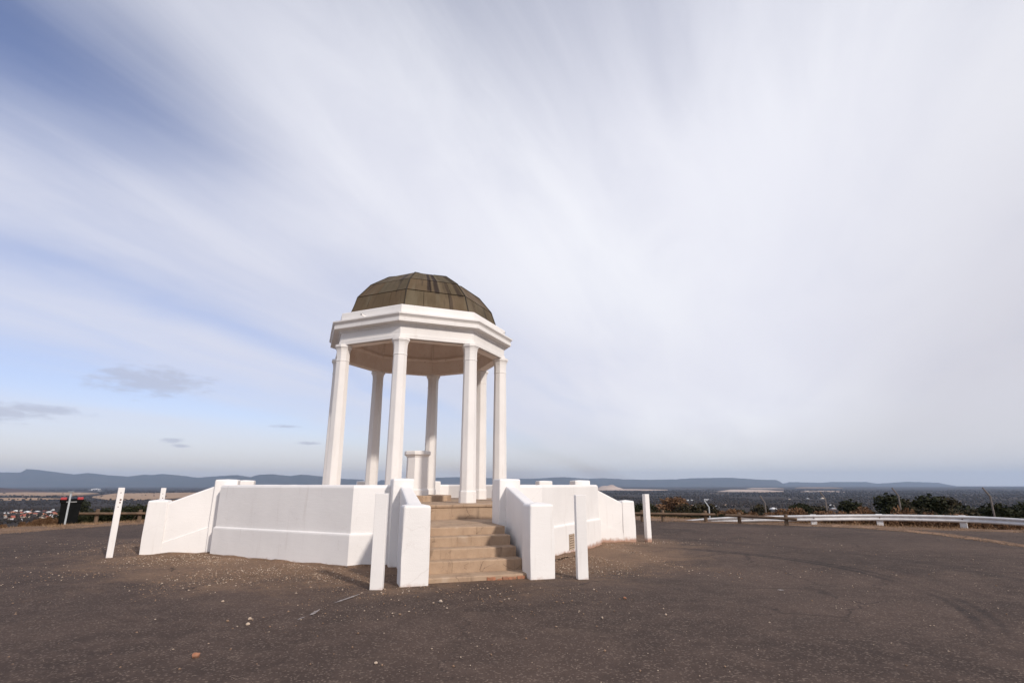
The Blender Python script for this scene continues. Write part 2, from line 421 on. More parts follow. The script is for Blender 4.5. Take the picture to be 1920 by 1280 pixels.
# ground sheet: polar grid round the terrace, out to the horizon
radii = [0, 2, 4, 6, 8, 9.5, 10.5, 11, 11.5, 12, 12.5, 13, 13.5, 14, 14.5, 15, 15.5, 16, 17, 18, 19, 20, 22, 24, 26, 28, 30, 33, 36, 40, 45, 52, 60, 75, 95, 125, 170, 230, 300, 400, 520, 680, 850, 1050, 1300, 1600, 2000, 2500, 3200, 4000, 5200, 7000, 10000, 16000, 26000, 44000]
NA = 288
V, F = [], []
for r in radii:
    for k in range(NA):
        th = k*math.tau/NA - math.pi; x = CP.x + r*math.cos(th); y = CP.y + r*math.sin(th)
        z = g(x, y)
        e = r - rho(th)
        if e < -.4: z -= .05
        elif e < 3: z += .035*noise.noise((x*1.3, y*1.3, 2)) + .02
        V.append((x, y, z))
for i in range(len(radii)-1):
    for k in range(NA):
        a, b = i*NA+k, i*NA+(k+1) % NA
        F.append((a, b, b+NA, a+NA))
tag(link('ground', nd_mesh('ground', V, F, 'ground'), None), kind='structure')
for p in bpy.data.objects['ground'].data.polygons: p.use_smooth = True

# asphalt sheet
fr_ = [0, .2, .35, .45, .55, .65, .72, .78, .84, .88, .92, .95, .98, 1.]
V, F = [], []
NB = 360
for f_ in fr_:
    for k in range(NB):
        th = k*math.tau/NB - math.pi
        r = f_*(rho(th) + .16*noise.noise((math.cos(th)*22, math.sin(th)*22, 1)) + .07*noise.noise((math.cos(th)*70, math.sin(th)*70, 5)))
        x = CP.x + r*math.cos(th); y = CP.y + r*math.sin(th)
        V.append((x, y, g(x, y) + (.014 if f_ < 1 else -.02)))
for i in range(len(fr_)-1):
    for k in range(NB):
        a, b = i*NB+k, i*NB+(k+1) % NB
        F.append((a, b, b+NB, a+NB))
tag(link('asphalt', nd_mesh('asphalt', V, F, 'asphalt'), None), kind='structure')
for p in bpy.data.objects['asphalt'].data.polygons: p.use_smooth = True

# distant ranges: real ridges 26-34 km away whose crests follow the skyline
SKY = [(-420, 893), (-200, 888), (0, 885), (38, 885.5), (50, 879), (70, 880), (100, 884), (140, 889), (165, 886), (200, 890), (240, 893), (270, 889), (285, 890), (305, 888), (340, 891), (370, 895), (410, 892), (445, 890), (470, 894), (485, 889.5), (510, 888.5), (545, 892), (565, 889), (620, 894), (640, 897), (690, 899), (760, 900), (820, 895), (850, 894), (900, 895), (950, 897), (1000, 897), (1040, 894.5), (1060, 894), (1100, 897), (1130, 896), (1170, 898), (1220, 899), (1265, 898), (1300, 896), (1370, 895), (1400, 897), (1430, 899), (1463, 899), (1475, 903), (1540, 904.5), (1560, 903), (1625, 903), (1642, 906), (1665, 905), (1700, 902.5), (1760, 904.5), (1782, 909), (1800, 911.5), (1900, 913)]
def range_(name, label, x0, x1, dist, depth):
    xs = np.arange(x0, x1+.1, 2.5); nr = 13
    V, F = [], []
    for i, px in enumerate(xs):
        y = np.interp(px, [a for a, b in SKY], [b for a, b in SKY]) + .5*noise.noise((px*.11, 3, 0)) + .25*noise.noise((px*.4, 8, 0))
        d = ray(px, y); d2 = Vector((d.x, d.y)); k = 1/d.y
        taper = min(1, (px-x0)/25, (x1-px)/25)
        for j in range(nr):
            q = j/(nr-1)*2-1                      # -1 front foot, 0 crest, 1 back foot
            dd = dist + depth*q
            hh = (EYE + d.z*k*dist + 135)*max(taper, 0)
            s = (1-abs(q))**1.15
            if 0 < abs(q) < 1: s += .16*(1-abs(q))*noise.noise((px*.035, q*3.1, 1.7))
            V.append((d.x*k*dd, dd, -135 + hh*max(min(s, 1), 0)))
    for i in range(len(xs)-1):
        for j in range(nr-1):
            a = i*nr+j; F.append((a, a+1, a+nr+1, a+nr))
    tag(link(name, nd_mesh(name, V, F, 'mountain'), None), kind='structure')
range_('mountain_range', '', -420, 705, 27000, 3500)
range_('mountain_range', '', 690, 1480, 31000, 3500)
range_('mountain_range', '', 1455, 1830, 34000, 3000)
# scrubby hill on the left
V, F = [], []
hx, hy = -9300, 7600
for i in range(41):
    for j in range(41):
        x, y = (i/20-1)*2600, (j/20-1)*2200
        q = math.hypot(x/2600, y/2200)
        V.append((hx+x, hy+y, -128 + 235*max(0, math.cos(min(q, 1)*math.pi/2))**1.5*(1+.15*noise.noise((x*.002, y*.002, 0)))))
for i in range(40):
    for j in range(40):
        a = i*41+j; F.append((a, a+41, a+42, a+1))
tag(link('hill', nd_mesh('hill', V, F, 'hill_scrub'), None), kind='structure')
# dry paddocks on the plain
def paddock(pts, m, z=-111.):
    P = [on_plane(x, y, z) for x, y in pts]
    bm = bmesh.new(); vs = [bm.verts.new(p) for p in P]; bm.faces.new(vs)
    top = bmesh.ops.extrude_face_region(bm, geom=list(bm.faces))
    bmesh.ops.translate(bm, vec=(0, 0, -14), verts=[e for e in top['geom'] if isinstance(e, bmesh.types.BMVert)])
    tag(obj('field', bm, m), kind='structure')
paddock([(-60, 924.5), (20, 928), (60, 929), (110, 927), (145, 927.5), (185, 924), (150, 922.6), (60, 922.6), (10, 920.2), (-60, 919.5)], 'field')
paddock([(-60, 936), (20, 937), (90, 935.5), (118, 934), (60, 932.6), (-60, 933)], 'field')
paddock([(168, 931), (200, 936), (262, 936.5), (330, 933), (400, 928), (440, 924), (370, 922.5), (300, 923.5), (215, 924.5)], 'field')
paddock([(300, 938.5), (352, 938), (372, 936), (310, 936.2)], 'field')
paddock([(1100, 918.2), (1205, 918.6), (1252, 917.6), (1180, 916.2), (1105, 916.4)], 'field_pale')
paddock([(1345, 921), (1420, 922), (1470, 920.2), (1425, 917.4), (1370, 917.2)], 'field_pale')
paddock([(1400, 915.6), (1470, 915.4), (1450, 914.4), (1410, 914.2)], 'field_pale')
paddock([(1500, 921), (1585, 921.6), (1560, 919.6), (1510, 919.4)], 'field_pale')
paddock([(1490, 914.2), (1580, 914.4), (1560, 913.2), (1500, 913.1)], 'field')
# pale quarry mound
V, F = [], []
mc = on_plane(1143, 917, -115)
for i in range(25):
    for j in range(25):
        x, y = (i/12-1)*360, (j/12-1)*300; q = math.hypot(x/360, y/300)
        V.append((mc.x+x, mc.y+y, -128 + 105*max(0, math.cos(min(q, 1)*math.pi/2))*(1+.3*noise.noise((x*.008, y*.008, 0)))))
for i in range(24):
    for j in range(24):
        a = i*25+j; F.append((a, a+25, a+26, a+1))
tag(link('quarry_mound', nd_mesh('quarry_mound', V, F, 'field_pale'), None), kind='structure')

# ------------------------------------------------------------------ terrace: parapet, pillars, stairs
APO = 4.58*math.cos(math.pi/8); TAN = math.tan(math.pi/8)
TOP, LEDGE, LAND, FLOOR = 1.335, .53, .66, .943
frs = [frame(CP, BETA + k*math.pi/4) for k in range(8)]      # even = stair sides (front, right, back, left)
terr = empty('parapet_wall', (CP.x, CP.y, 0), 'white painted octagonal parapet wall around the pavilion terrace', 'wall')
PW = [(.035, -.35), (.035, LEDGE-.03), (.03, LEDGE-.008), (0., LEDGE+.012), (0., TOP-.05), (-.012, TOP-.018), (-.04, TOP), (-.26, TOP), (-.285, TOP-.02), (-.295, TOP-.05), (-.295, .5)]
def panel(fr, ta, tb):
    """ta/tb: number = square end at that t; 'L'/'H' = mitre at the octagon corner"""
    rings = []
    def end(kind, d):
        if kind == 'L': return -(APO+d)*TAN
        if kind == 'H': return (APO+d)*TAN
        return kind
    ns = 8
    for i in range(ns+1):
        f_ = i/ns; ring = []
        for d, z in PW:
            a, b = end(ta, d), end(tb, d); tt = a+(b-a)*f_
            q = fr(APO+d, tt, z); wob = .006*noise.noise((q.x*1.2, q.y*1.2, z*1.5))
            ring.append(fr(APO+d+(wob if 0 < i < ns else 0), tt, z))
        rings.append(ring)
    return loft(rings)
STAIR = {0: (.77, 1.09, 6.38), 2: (1.10, 1.40, 5.46), 6: (1.12, 1.45, 5.55), 4: (1.0, 1.3, 5.4)}   # half opening, outer face, end of newel
for k in range(8):
    if k % 2: obj('wall_panel', panel(frs[k], 'L', 'H'), 'paint', terr)
    else:
        o_ = STAIR[k][1]
        obj('wall_panel', panel(frs[k], 'L', -o_+.06), 'paint', terr); obj('wall_panel', panel(frs[k], o_-.06, 'H'), 'paint', terr)
def post_block(fr, n0, n1, t0, t1, z0, z1, dome=.03, bev=.035):
    """masonry pier with softened edges and a slightly domed top"""
    b = bmesh.new()
    loft([[fr(n0, t0, z), fr(n1, t0, z), fr(n1, t1, z), fr(n0, t1, z)] for z in (z0, (z0+z1)/2, z1)], bm=b)
    top = max(b.faces, key=lambda f: f.calc_center_median().z)
    es = [e for e in b.edges if not all(abs(v.co.z-(z0+z1)/2) < 1e-4 for v in e.verts) and not all(abs(v.co.z-z0) < 1e-4 for v in e.verts)]
    bmesh.ops.bevel(b, geom=es, offset=bev, segments=3, profile=.5, affect='EDGES')
    top = max(b.faces, key=lambda f: (round(f.calc_center_median().z, 4), f.calc_area()))
    r = bmesh.ops.poke(b, faces=[top])
    for v in r['verts']: v.co.z += dome
    return b
for k, (hi, ho, en) in STAIR.items():
    for s in (-1, 1):
        t0, t1 = sorted((s*(hi-.02), s*(ho+.03)))
        pn = {0: (APO-.16, APO+.30), 6: (APO-.26, APO+.17)}.get(k, (APO-.47, APO-.04))
        if k == 0 and s > 0: t0, t1 = t0+.05, t1+.09
        obj('pillar', post_block(frs[k], *pn, t0, t1, -.3, 1.44, .012, .028), 'paint', terr)
# paved terrace walk inside the parapet
tf = obj('terrace_floor', lathe8(CP, [(4.42, -.3), (4.42, LAND), (.02, LAND)], BETA+math.pi/8), 'stone'); tag(tf, kind='structure')

side = {0: 'front', 2: 'right', 6: 'left'}
FL = {(0, -1): 'white stair side wall with tall newel behind the broad post, beside the tan steps',
      (0, 1): 'white stair side wall whose newel casts shade across the tan steps',
      (2, -1): 'white side wall sloping down to a block newel beside the guard rail road',
      (2, 1): 'white stair side wall hidden behind the parapet on the guard rail side',
      (6, 1): 'white side wall sloping to a low newel next to the drilled post',
      (6, -1): 'white stair side wall rising behind the low newel near the log rail'}
for k in (0, 2, 6):
    hi, ho, en = STAIR[k]; fr = frs[k]
    for s in (-1, 1):
        q = fr(en-.3, s*(hi+ho)/2, 0)
        zb = g(q.x, q.y)
        root = empty('stair_side_wall', (q.x, q.y, zb), FL[(k, s)], 'wall', 'stair side walls')
        t0, t1 = sorted((s*hi, s*ho))
        nz = zb + (1.06 if k == 0 else 1.03)
        nl = .36
        e0, e1 = ((t0-.065, t1) if s < 0 else (t0-.06, t1+.01)) if k == 0 else (t0, t1)
        obj('newel', post_block(fr, en-nl, en, e0, e1, zb-.3, nz, .025), 'paint', root)
        # sloping wall between pillar and newel
        w0, w1 = sorted((s*(hi+.012), s*(ho-.028)))
        n0, n1 = {0: APO+.29, 6: APO+.16}.get(k, APO-.05), en-nl+.02
        bm = bmesh.new(); rings = []
        for i in range(7):
            f_ = i/6; n = n0+(n1-n0)*f_
            if k == 0: w0, w1 = (.92-.11*f_, 1.10-.09*f_) if s > 0 else (-.99-.05*f_, -.80)
            zt = TOP-.02 + (nz-.05-TOP+.02)*f_
            e = .03
            rings.append([fr(n, w0, zb-.3), fr(n, w0, zt-e), fr(n, w0+e*.35, zt-e*.3), fr(n, w0+e, zt), fr(n, w1-e, zt), fr(n, w1-e*.35, zt-e*.3), fr(n, w1, zt-e), fr(n, w1, zb-.3)])
        obj('sloping_wall', loft(rings, bm=bm), 'paint', root)
        if k != 0:    # plinth band that runs down with the slope on the outer face
            a0, a1 = (w1-.004, w1+.016) if s > 0 else (w0-.016, w0+.004)
            rings = []
            for i in range(5):
                f_ = i/4; n = n0+(n1-n0-.02)*f_; zt = LEDGE + (zb+.24-LEDGE)*f_
                rings.append([fr(n, a0, zb-.3), fr(n, a0, zt), fr(n, a1, zt-.015), fr(n, a1, zb-.3)])
            obj('plinth', loft(rings), 'paint', root)
# stairs, stone by stone
SL = {0: 'tan stone steps with a broken brick edge, between the two front newels', 2: 'tan stone steps on the guard rail side, hidden by the parapet', 6: 'tan stone steps behind the low sloping wall on the log rail side'}
for k in (0, 2, 6):
    hi, ho, en = STAIR[k]; fr = frs[k]
    base = fr(en-.4, 0, 0); zb = g(base.x, base.y)
    root = empty('stone_stairs', (base.x, base.y, zb), SL[k], 'stairs', 'terrace stairs')
    n_first = 6.22 if k == 0 else en-.1
    fronts = [n_first, n_first-.36, n_first-.64, n_first-.94, n_first-1.24] if k == 0 else [n_first - i*(n_first-4.45)/5 for i in range(5)]
    tops = [.085, .245, .39, .53, LAND]
    for i, (nf, zt) in enumerate(zip(fronts, tops)):
        nb = (fronts[i+1]-.12) if i < 4 else 4.12
        cuts = [-hi+.004] + sorted(random.uniform(-.35, .35)*hi*1.4 for _ in range(2 if i % 2 else 1)) + [hi-.004]
        if len(cuts) == 4 and cuts[2]-cuts[1] < .25: cuts.pop(2)
        for a_, b_ in zip(cuts, cuts[1:]):
            dz = random.uniform(-.005, .004); dn = random.uniform(-.008, .008)
            bm = bmesh.new(); m_ = 7; rings = []
            z0 = (tops[i-1]-.03) if i else zb-.2
            for j in range(m_+1):
                tt = a_+.002+(b_-a_-.004)*j/m_
                q = [.010*noise.noise((tt*5+i*7, k+s_, 0)) for s_ in (1., 4., 9.)]
                e = .016 + .012*max(0, noise.noise((tt*7, i*3.3, 2.)))
                rings.append([fr(nb, tt, z0), fr(nf+dn+q[0], tt, z0), fr(nf+dn+q[1], tt, zt+dz-e), fr(nf+dn+q[1]-e*.35, tt, zt+dz-e*.3), fr(nf+dn+q[1]-e, tt, zt+dz), fr(nb, tt, zt+dz+q[2]*.3)])
            obj('step_stone', loft(rings, bm=bm), 'stone', root)
    if k == 0:    # red brick laid bare where the lowest step has broken away
        tt = .10
        for i in range(5):
            wd = random.uniform(.07, .14)
            b = box(fr, 6.15, 6.235+.03*random.random(), tt, tt+wd, zb-.1, zb+.03+.045*random.random(), .006, 1)
            bmesh.ops.subdivide_edges(b, edges=b.edges, cuts=2, use_grid_fill=True)
            for v_ in b.verts: v_.co += Vector([.016*noise.noise(v_.co*17+Vector((q*9, 0, 0))) for q in (1, 2, 3)])
            obj('brick', b, 'brick_red', root); tt += wd+random.uniform(.0, .02)
# clay vent low in the wall beside the front-right post
fr = frs[1]; vt = -.30
q = fr(APO+.04, vt, .03)
vent = empty('wall_vent', (q.x, q.y, .03), 'clay wall vent with rows of slots low in the white parapet', 'vent')
obj('backing', box(fr, APO+.02, APO+.040, vt-.15, vt+.15, .02, .33), 'dark_hole', vent)
for i in range(7):
    z = .02 + i*.31/6.6
    obj('slat', box(fr, APO+.036, APO+.052, vt-.15, vt+.15, z, z+.024, .003, 1), 'vent_clay', vent)
for tt in (-.15, -.07, .01, .09, .13):
    obj('mullion', box(fr, APO+.036, APO+.050, vt+tt, vt+tt+.02, .02, .325), 'vent_clay', vent)

# ------------------------------------------------------------------ pavilion
C = Vector((-2.519, 14.15)); PHI = -1.5997
pav = empty('domed_pavilion', (C.x, C.y, LAND), 'white octagonal pavilion with eight columns and a weathered copper dome', 'pavilion')
# stone plinth in two courses with a nosing
obj('plinth', lathe8(C, [(3.27, LAND-.3), (3.27, .885), (3.30, .893), (3.305, .93), (3.295, FLOOR), (.02, FLOOR)], PHI), 'stone', pav)
pf = frame(C, PHI+math.pi/8)
COLP = [(.168, .24), (.150, 3.235)]
def octa(prof, ang=0): return lathe8(Vector((0, 0)), prof, ang, caps=True)
col_me = {}
for nm, prof in (('shaft', [(.183, .24), (.180, .9), (.176, 1.6), (.168, 2.6), (.160, 3.29)]),
                 ('base', [(.200, -.01), (.200, .235), (.196, .25), (.184, .268), (.178, .268)]),
                 ('neck_ring', [(.155, 3.268), (.167, 3.272), (.170, 3.288), (.167, 3.302), (.155, 3.306)]),
                 ('capital', [(.160, 3.30), (.161, 3.42), (.166, 3.50), (.178, 3.56), (.200, 3.605), (.212, 3.612), (.212, 3.672), (.19, 3.675)])):
    bm = octa(prof, PHI); bmesh.ops.recalc_face_normals(bm, faces=bm.faces)
    es = [e for e in bm.edges if abs(e.verts[0].co.z-e.verts[1].co.z) > .15]
    if nm in ('shaft', 'base'): bmesh.ops.bevel(bm, geom=es, offset=.007, segments=2, affect='EDGES')
    me = bpy.data.meshes.new(nm); bm.to_mesh(me); bm.free(); me.materials.append(MATS['paint_clean']); col_me[nm] = me
for k in range(8):
    a = PHI + k*math.pi/4
    cr = bpy.data.objects.new('column', col_me['shaft']); COL.objects.link(cr); cr.parent = pav
    cr.location = (2.2*math.cos(a), 2.2*math.sin(a), FLOOR-LAND); cr.rotation_euler[2] = k*math.pi/4
    for nm in ('base', 'neck_ring', 'capital'):
        c = bpy.data.objects.new(nm, col_me[nm]); COL.objects.link(c); c.parent = cr
ent = obj('architrave', lathe8(C, [(2.02, 4.612), (2.325, 4.612), (2.325, 4.70), (2.31, 4.712), (2.26, 4.712)], PHI), 'paint_clean', pav)
obj('frieze', lathe8(C, [(2.26, 4.708), (2.303, 4.708), (2.303, 4.915), (2.25, 4.915)], PHI), 'paint_clean', ent)
cor = obj('cornice', lathe8(C, [(2.25, 4.91), (2.325, 4.91), (2.333, 4.945), (2.36, 4.962), (2.365, 4.975), (2.474, 4.985), (2.480, 4.978), (2.488, 4.985), (2.488, 5.068), (2.470, 5.072), (2.478, 5.085), (2.505, 5.118), (2.533, 5.14), (2.536, 5.172), (2.33, 5.205), (2.25, 5.205)], PHI), 'paint_clean', pav)
obj('blocking_course', lathe8(C, [(2.25, 5.20), (2.322, 5.20), (2.322, 5.41), (2.312, 5.428), (2.29, 5.43), (2.05, 5.44), (2.05, 5.3)], PHI), 'paint_clean', pav)
inn = obj('inner_wall', lathe8(C, [(2.26, 4.60), (2.022, 4.60), (2.022, 5.03)], PHI), 'paint_inner', pav)
obj('moulding', lathe8(C, [(2.03, 5.0), (1.985, 5.0), (1.965, 5.03), (1.965, 5.075), (1.99, 5.095), (2.03, 5.095)], PHI), 'paint_inner', inn)
obj('vault', lathe8(C, [(2.025, 5.05), (1.97, 5.35), (1.84, 5.85), (1.50, 6.26), (1.02, 6.60), (.48, 6.80), (.02, 6.86)], PHI), 'paint_inner', pav)
for k in range(8):
    a = PHI + k*math.pi/4
    P = [Vector((C.x+r*math.cos(a), C.y+r*math.sin(a), z)) for r, z in ((2.0, 5.08), (1.955, 5.35), (1.825, 5.85), (1.485, 6.25), (1.0, 6.585), (.46, 6.785), (.05, 6.84))]
    obj('ceiling_rib', tube(P, .035, 5), 'paint_inner', pav)
# dome: dark shell, standing hip seams, and every copper sheet on its own
DP = [(2.125, 5.36), (1.93, 5.94), (1.59, 6.36), (1.08, 6.72), (.50, 6.93), (.0, 6.995)]
dome = obj('dome', lathe8(C, [(max(r-.012, .01), z-.012) for r, z in DP], PHI), 'seam', pav)
def facet_pt(k, r, z, f_, out):
    a, b = PHI+k*math.pi/4, PHI+(k+1)*math.pi/4
    p = Vector((math.cos(a), math.sin(a)))*(1-f_) + Vector((math.cos(b), math.sin(b)))*f_
    nrm = Vector((math.cos((a+b)/2), math.sin((a+b)/2)))
    return Vector((C.x + p.x*r + nrm.x*out*.8, C.y + p.y*r + nrm.y*out*.8, z + out*.5))
for k in range(8):
    for (i0, i1, cuts) in ((0, 1, (0, .29, .71, 1)), (1, 2, (0, .40, .76, 1)), (2, 3, (0, .55, 1)), (3, 4, (0, .5, 1)), (4, 5, (0, 1))):
        for c0, c1 in zip(cuts, cuts[1:]):
            bm = bmesh.new(); lay = []
            lift = random.uniform(.008, .011)
            rw = DP[i0][0]*.765
            gp_ = .005/rw
            for out in (-.02, lift):
                L = []
                for i in range(i0, i1+1):
                    r, z = DP[i]
                    if i == i0: r2, z2 = DP[i+1]; r, z = r+(r2-r)*.035, z+(z2-z)*.035
                    if i == i1: r2, z2 = DP[i-1]; r, z = r+(r2-r)*.022, z+(z2-z)*.022
                    L.append([facet_pt(k, max(r, .0), z, min(max(f_, 0), 1), out + (.004*noise.noise((k*3+f_*4, i, c0*9)) if out > 0 else 0)) for f_ in np.linspace(c0+gp_, c1-gp_, 4)])
                lay.append(L)
            rings = []
            for A, B in zip(*lay): rings.append(A + B[::-1])
            loft(rings, bm=bm)
            obj('panel', bm, 'copper', dome)
    a = PHI + k*math.pi/4
    P = [Vector((C.x+(r+.008)*math.cos(a), C.y+(r+.008)*math.sin(a), z+.006)) for r, z in DP[:-1]]
    obj('hip_seam', tube(P, .017, 6), 'seam', dome)
# overflow spouts through the blocking course
for k, f_ in ((7, .42), (1, .80)):
    p = facet_pt(k, 2.322, 5.235, f_, 0); a = PHI+(k+.5)*math.pi/4; n_ = Vector((math.cos(a), math.sin(a), .12))
    sp = obj('spout', tube([p-n_*.05, p+n_*.17], .024, 8), 'paint_clean', pav)
    obj('spout_mouth', tube([p+n_*.165, p+n_*.175], .017, 8), 'dark_hole', sp)

# orientation pedestal in the middle of the pavilion
PC = Vector((C.x+.06, C.y))
ped = empty('pedestal', (PC.x, PC.y, FLOOR), 'white octagonal pedestal with a moulded cap under the dome', 'pedestal')
obj('step', lathe8(PC, [(.93, FLOOR-.005), (.93, 1.06), (.918, 1.078), (.02, 1.078)], PHI+math.pi/8), 'stone', ped)
obj('body', lathe8(PC, [(.325, 1.07), (.325, 1.20), (.30, 1.23), (.285, 1.235), (.272, 2.03), (.26, 2.03)], PHI), 'paint_clean', ped)
obj('cap', lathe8(PC, [(.25, 2.02), (.285, 2.025), (.295, 2.05), (.335, 2.075), (.345, 2.09), (.345, 2.155), (.325, 2.175), (.02, 2.19)], PHI), 'paint_clean', ped)

# ------------------------------------------------------------------ white posts round the terrace
def white_post(px, py, w, d, ht, rot, label, holes=()):
    p = on_plane(px, py, 0)
    z = g(p.x, p.y); p = on_plane(px, py, z)
    root = empty('white_post', (p.x, p.y, z), label, 'post', 'white posts around the terrace')
    fr = frame(Vector((p.x, p.y)), rot)
    b = box(fr, -d/2, d/2, -w/2, w/2, z-.2, z+ht, .007, 2)
    obj('shaft', b, 'paint', root)
    for (hz, ht_, r) in holes:
        q = fr(d/2+.001, ht_, z+hz); q0 = fr(d/2-.004, ht_, z+hz)
        obj('bolt_hole', tube([q0, q], r, 8), 'rust', root)
    return root
white_post(706, 1106, .165, .11, 1.225, R(-88), 'broad white timber post in front of the newel left of the steps')
white_post(1092, 1086.5, .16, .11, 1.195, R(-81), 'white timber post on bare asphalt before the wall vent')
white_post(204, 1046.5, .105, .12, 1.285, R(-52), 'white post with rusty bolt holes beside the log rail fence', ((1.19, .0, .009), (1.06, .015, .017), (1.01, .012, .014), (.93, -.005, .009)))
white_post(1216, 1016.5, .13, .13, 1.20, R(-70), 'white square post by the end newel nearest the guard rail')
white_post(291, 1014.5, .11, .11, 1.26, R(-60), 'white post with bolt holes rising behind the low sloping wall', ((1.12, 0, .009), (1.02, .01, .012)))

# ------------------------------------------------------------------ fences, rail, bin
def log_fence(path, posts, label, lr=.045):
    root = empty('log_fence', path[0][:2] + (g(*path[0][:2]),), label, 'fence', 'log rail fences at the edge of the lot')
    P = []
    for i in range(len(path)-1):
        a, b = Vector(path[i]), Vector(path[i+1])
        for j in range(6): P.append(a.lerp(b, j/6))
    P.append(Vector(path[-1]))
    rad = [lr*(1+.10*noise.noise((i*.6, path[0][0], 0))) for i in range(len(P))]
    obj('log', tube(P, rad, 9), 'log', root)
    for x, y, zt in posts:
        z = g(x, y)
        obj('post', tube([(x, y, z-.2), (x, y, (z+zt)/2), (x, y, zt-.02), (x, y, zt)], [.066, .064, .062, .050], 9), 'timber', root)
def at(px, Y, z): d = ray(px, 900); 
def xat(px, Y, z=.2):
    fwd = Y*CT + (z-EYE)*ST
    return (px-960)/FPX*fwd
def zat(py, Y): return EYE - Y*math.tan(math.atan((py-640)/FPX)-PITCH)
def pt(px, py, Y):
    z = zat(py, Y); return (xat(px, Y, z), Y, z)
def pst(px, pt_, Y): z = zat(pt_, Y); return (xat(px, Y, z), Y, z)
log_fence([pt(140, 962.5, 19.64), pt(272, 962, 20.51), pt(345, 962, 20.83)], [(xat(181, 20.02), 20.02, zat(954, 20.02)), (xat(262, 20.56), 20.56, zat(955, 20.56)), (xat(335, 20.94), 20.94, zat(955, 20.94))], 'low log rail fence beside the wheelie bin')
log_fence([pt(1150, 961.5, 20.94), pt(1243, 962.8, 20.72), pt(1341, 964.2, 20.34)], [(xat(1160, 21.05), 21.05, zat(955.5, 21.05)), (xat(1204, 20.94), 20.94, zat(956, 20.94)), (xat(1243, 20.83), 20.83, zat(956, 20.83)), (xat(1323, 20.51), 20.51, zat(956.5, 20.51))], 'weathered log rail fence behind the white post, straight and level')
log_fence([pt(1361, 965.5, 20.02), pt(1420, 968.5, 19.37), pt(1494, 973, 18.55)], [(xat(1386, 19.86), 19.86, zat(960, 19.86)), (xat(1474, 18.82), 18.82, zat(963.5, 18.82))], 'sagging log rail fence that dips in front of the guard rail', .05)

# guard rail
GP = [(1268, 976.5, 21.6, .03), (1330, 970.5, 20.9, .16), (1411, 966.8, 20.2, 1), (1480, 965.6, 19.7, 1), (1525, 964.8, 19.4, 1), (1648, 963.8, 18.9, 1), (1803, 966.3, 17.7, 1), (1930, 972.5, 16.3, 1), (2140, 987, 14.2, 1), (2420, 1008, 12.1, 1)]
gpts = [Vector(pt(x, y, Y)) for x, y, Y, s in GP]
gr = empty('guard_rail', (gpts[5].x, gpts[5].y, g(gpts[5].x, gpts[5].y)), 'white steel guard rail curving along the road edge', 'guard rail')
def catmull(P, n=8):
    out = []
    for i in range(len(P)-1):
        p0, p1, p2, p3 = P[max(i-1, 0)], P[i], P[i+1], P[min(i+2, len(P)-1)]
        for j in range(n):
            s = j/n
            out.append(.5*((2*p1) + (p2-p0)*s + (2*p0-5*p1+4*p2-p3)*s*s + (3*p1-p0-3*p2+p3)*s**3))
    return out + [P[-1]]
path = catmull(gpts)
WP = [(a_, b_*.82) for a_, b_ in [(0, 0), (.035, -.012), (.052, -.04), (.052, -.062), (.035, -.088), (.004, -.112), (.004, -.136), (.035, -.16), (.052, -.186), (.052, -.208), (.035, -.236), (0, -.25)]]
rings = []
for i, p in enumerate(path):
    d = (path[min(i+1, len(path)-1)] - path[max(i-1, 0)]); d.z = 0; d.normalize()
    n_ = Vector((d.y, -d.x, 0)); 
    if n_.y > 0: n_ = -n_
    ring = [p + n_*a + Vector((0, 0, b)) for a, b in WP] + [p + n_*(a-.006) + Vector((0, 0, b)) for a, b in WP[::-1]]
    rings.append(ring)
obj('beam', loft(rings), 'rail_white', gr)
for i in (2, 4, 5, 6, 7, 8):
    p = gpts[i]; z = g(p.x, p.y)
    d = (gpts[min(i+1, len(gpts)-1)] - gpts[i-1]); ang = math.atan2(-d.x, d.y) - math.pi/2 if False else math.atan2(d.y, d.x)
    fr = frame(Vector((p.x, p.y)), ang)
    off = .012
    po = obj('post', box(fr, -.09, .09, off, off+.10, z-.3, p.z+.012, .006, 1), 'rail_white', gr)
    obj('bolt', tube([fr(0, -.03, p.z-.102), fr(0, .012, p.z-.102)], .018, 6), 'rust', po)

# wheelie bin with a steel stake in front
bp = on_plane(125, 984.5, g(-13.6, 17.4)); bx_, by_ = bp.x-.27, bp.y+.35; bz = g(bx_, by_)
zt = zat(934, by_)
bn = empty('wheelie_bin', (bx_, by_, bz), 'black wheelie bin with red hinge corners at the dirt verge', 'bin')
bf = frame(Vector((bx_, by_)), R(-52))
bh = zt-bz
secs = [(.235, .205, .02), (.24, .21, .06), (.262, .245, .45), (.28, .27, bh-.16), (.285, .275, bh-.14), (.315, .30, bh-.13), (.318, .305, bh-.05)]
bm = loft([[bf(a, -b, bz+z), bf(a, b, bz+z), bf(-a, b, bz+z), bf(-a, -b, bz+z)] for b, a, z in secs])
bmesh.ops.bevel(bm, geom=[e for e in bm.edges if abs(e.verts[0].co.z-e.verts[1].co.z) > .01], offset=.03, segments=2, affect='EDGES')
body = obj('body', bm, 'bin_black', bn)
bm = loft([[bf(a, -b, bz+z), bf(a, b, bz+z), bf(-a, b, bz+z), bf(-a, -b, bz+z)] for b, a, z in ((.322, .310, bh-.055), (.326, .314, bh-.035), (.30, .29, bh-.012), (.22, .21, bh-.004))])
obj('lid', bm, 'bin_black', bn)
for s in (-1, 1): obj('hinge', box(bf, .20, .31, s*.225-.085, s*.225+.085, bz+bh-.06, bz+bh+.045, .02, 2), 'bin_red', bn)
obj('handle', tube([bf(-.33, -.22, bz+bh-.04), bf(-.36, -.22, bz+bh-.02), bf(-.36, .22, bz+bh-.02), bf(-.33, .22, bz+bh-.04)], .016, 6), 'bin_black', bn)
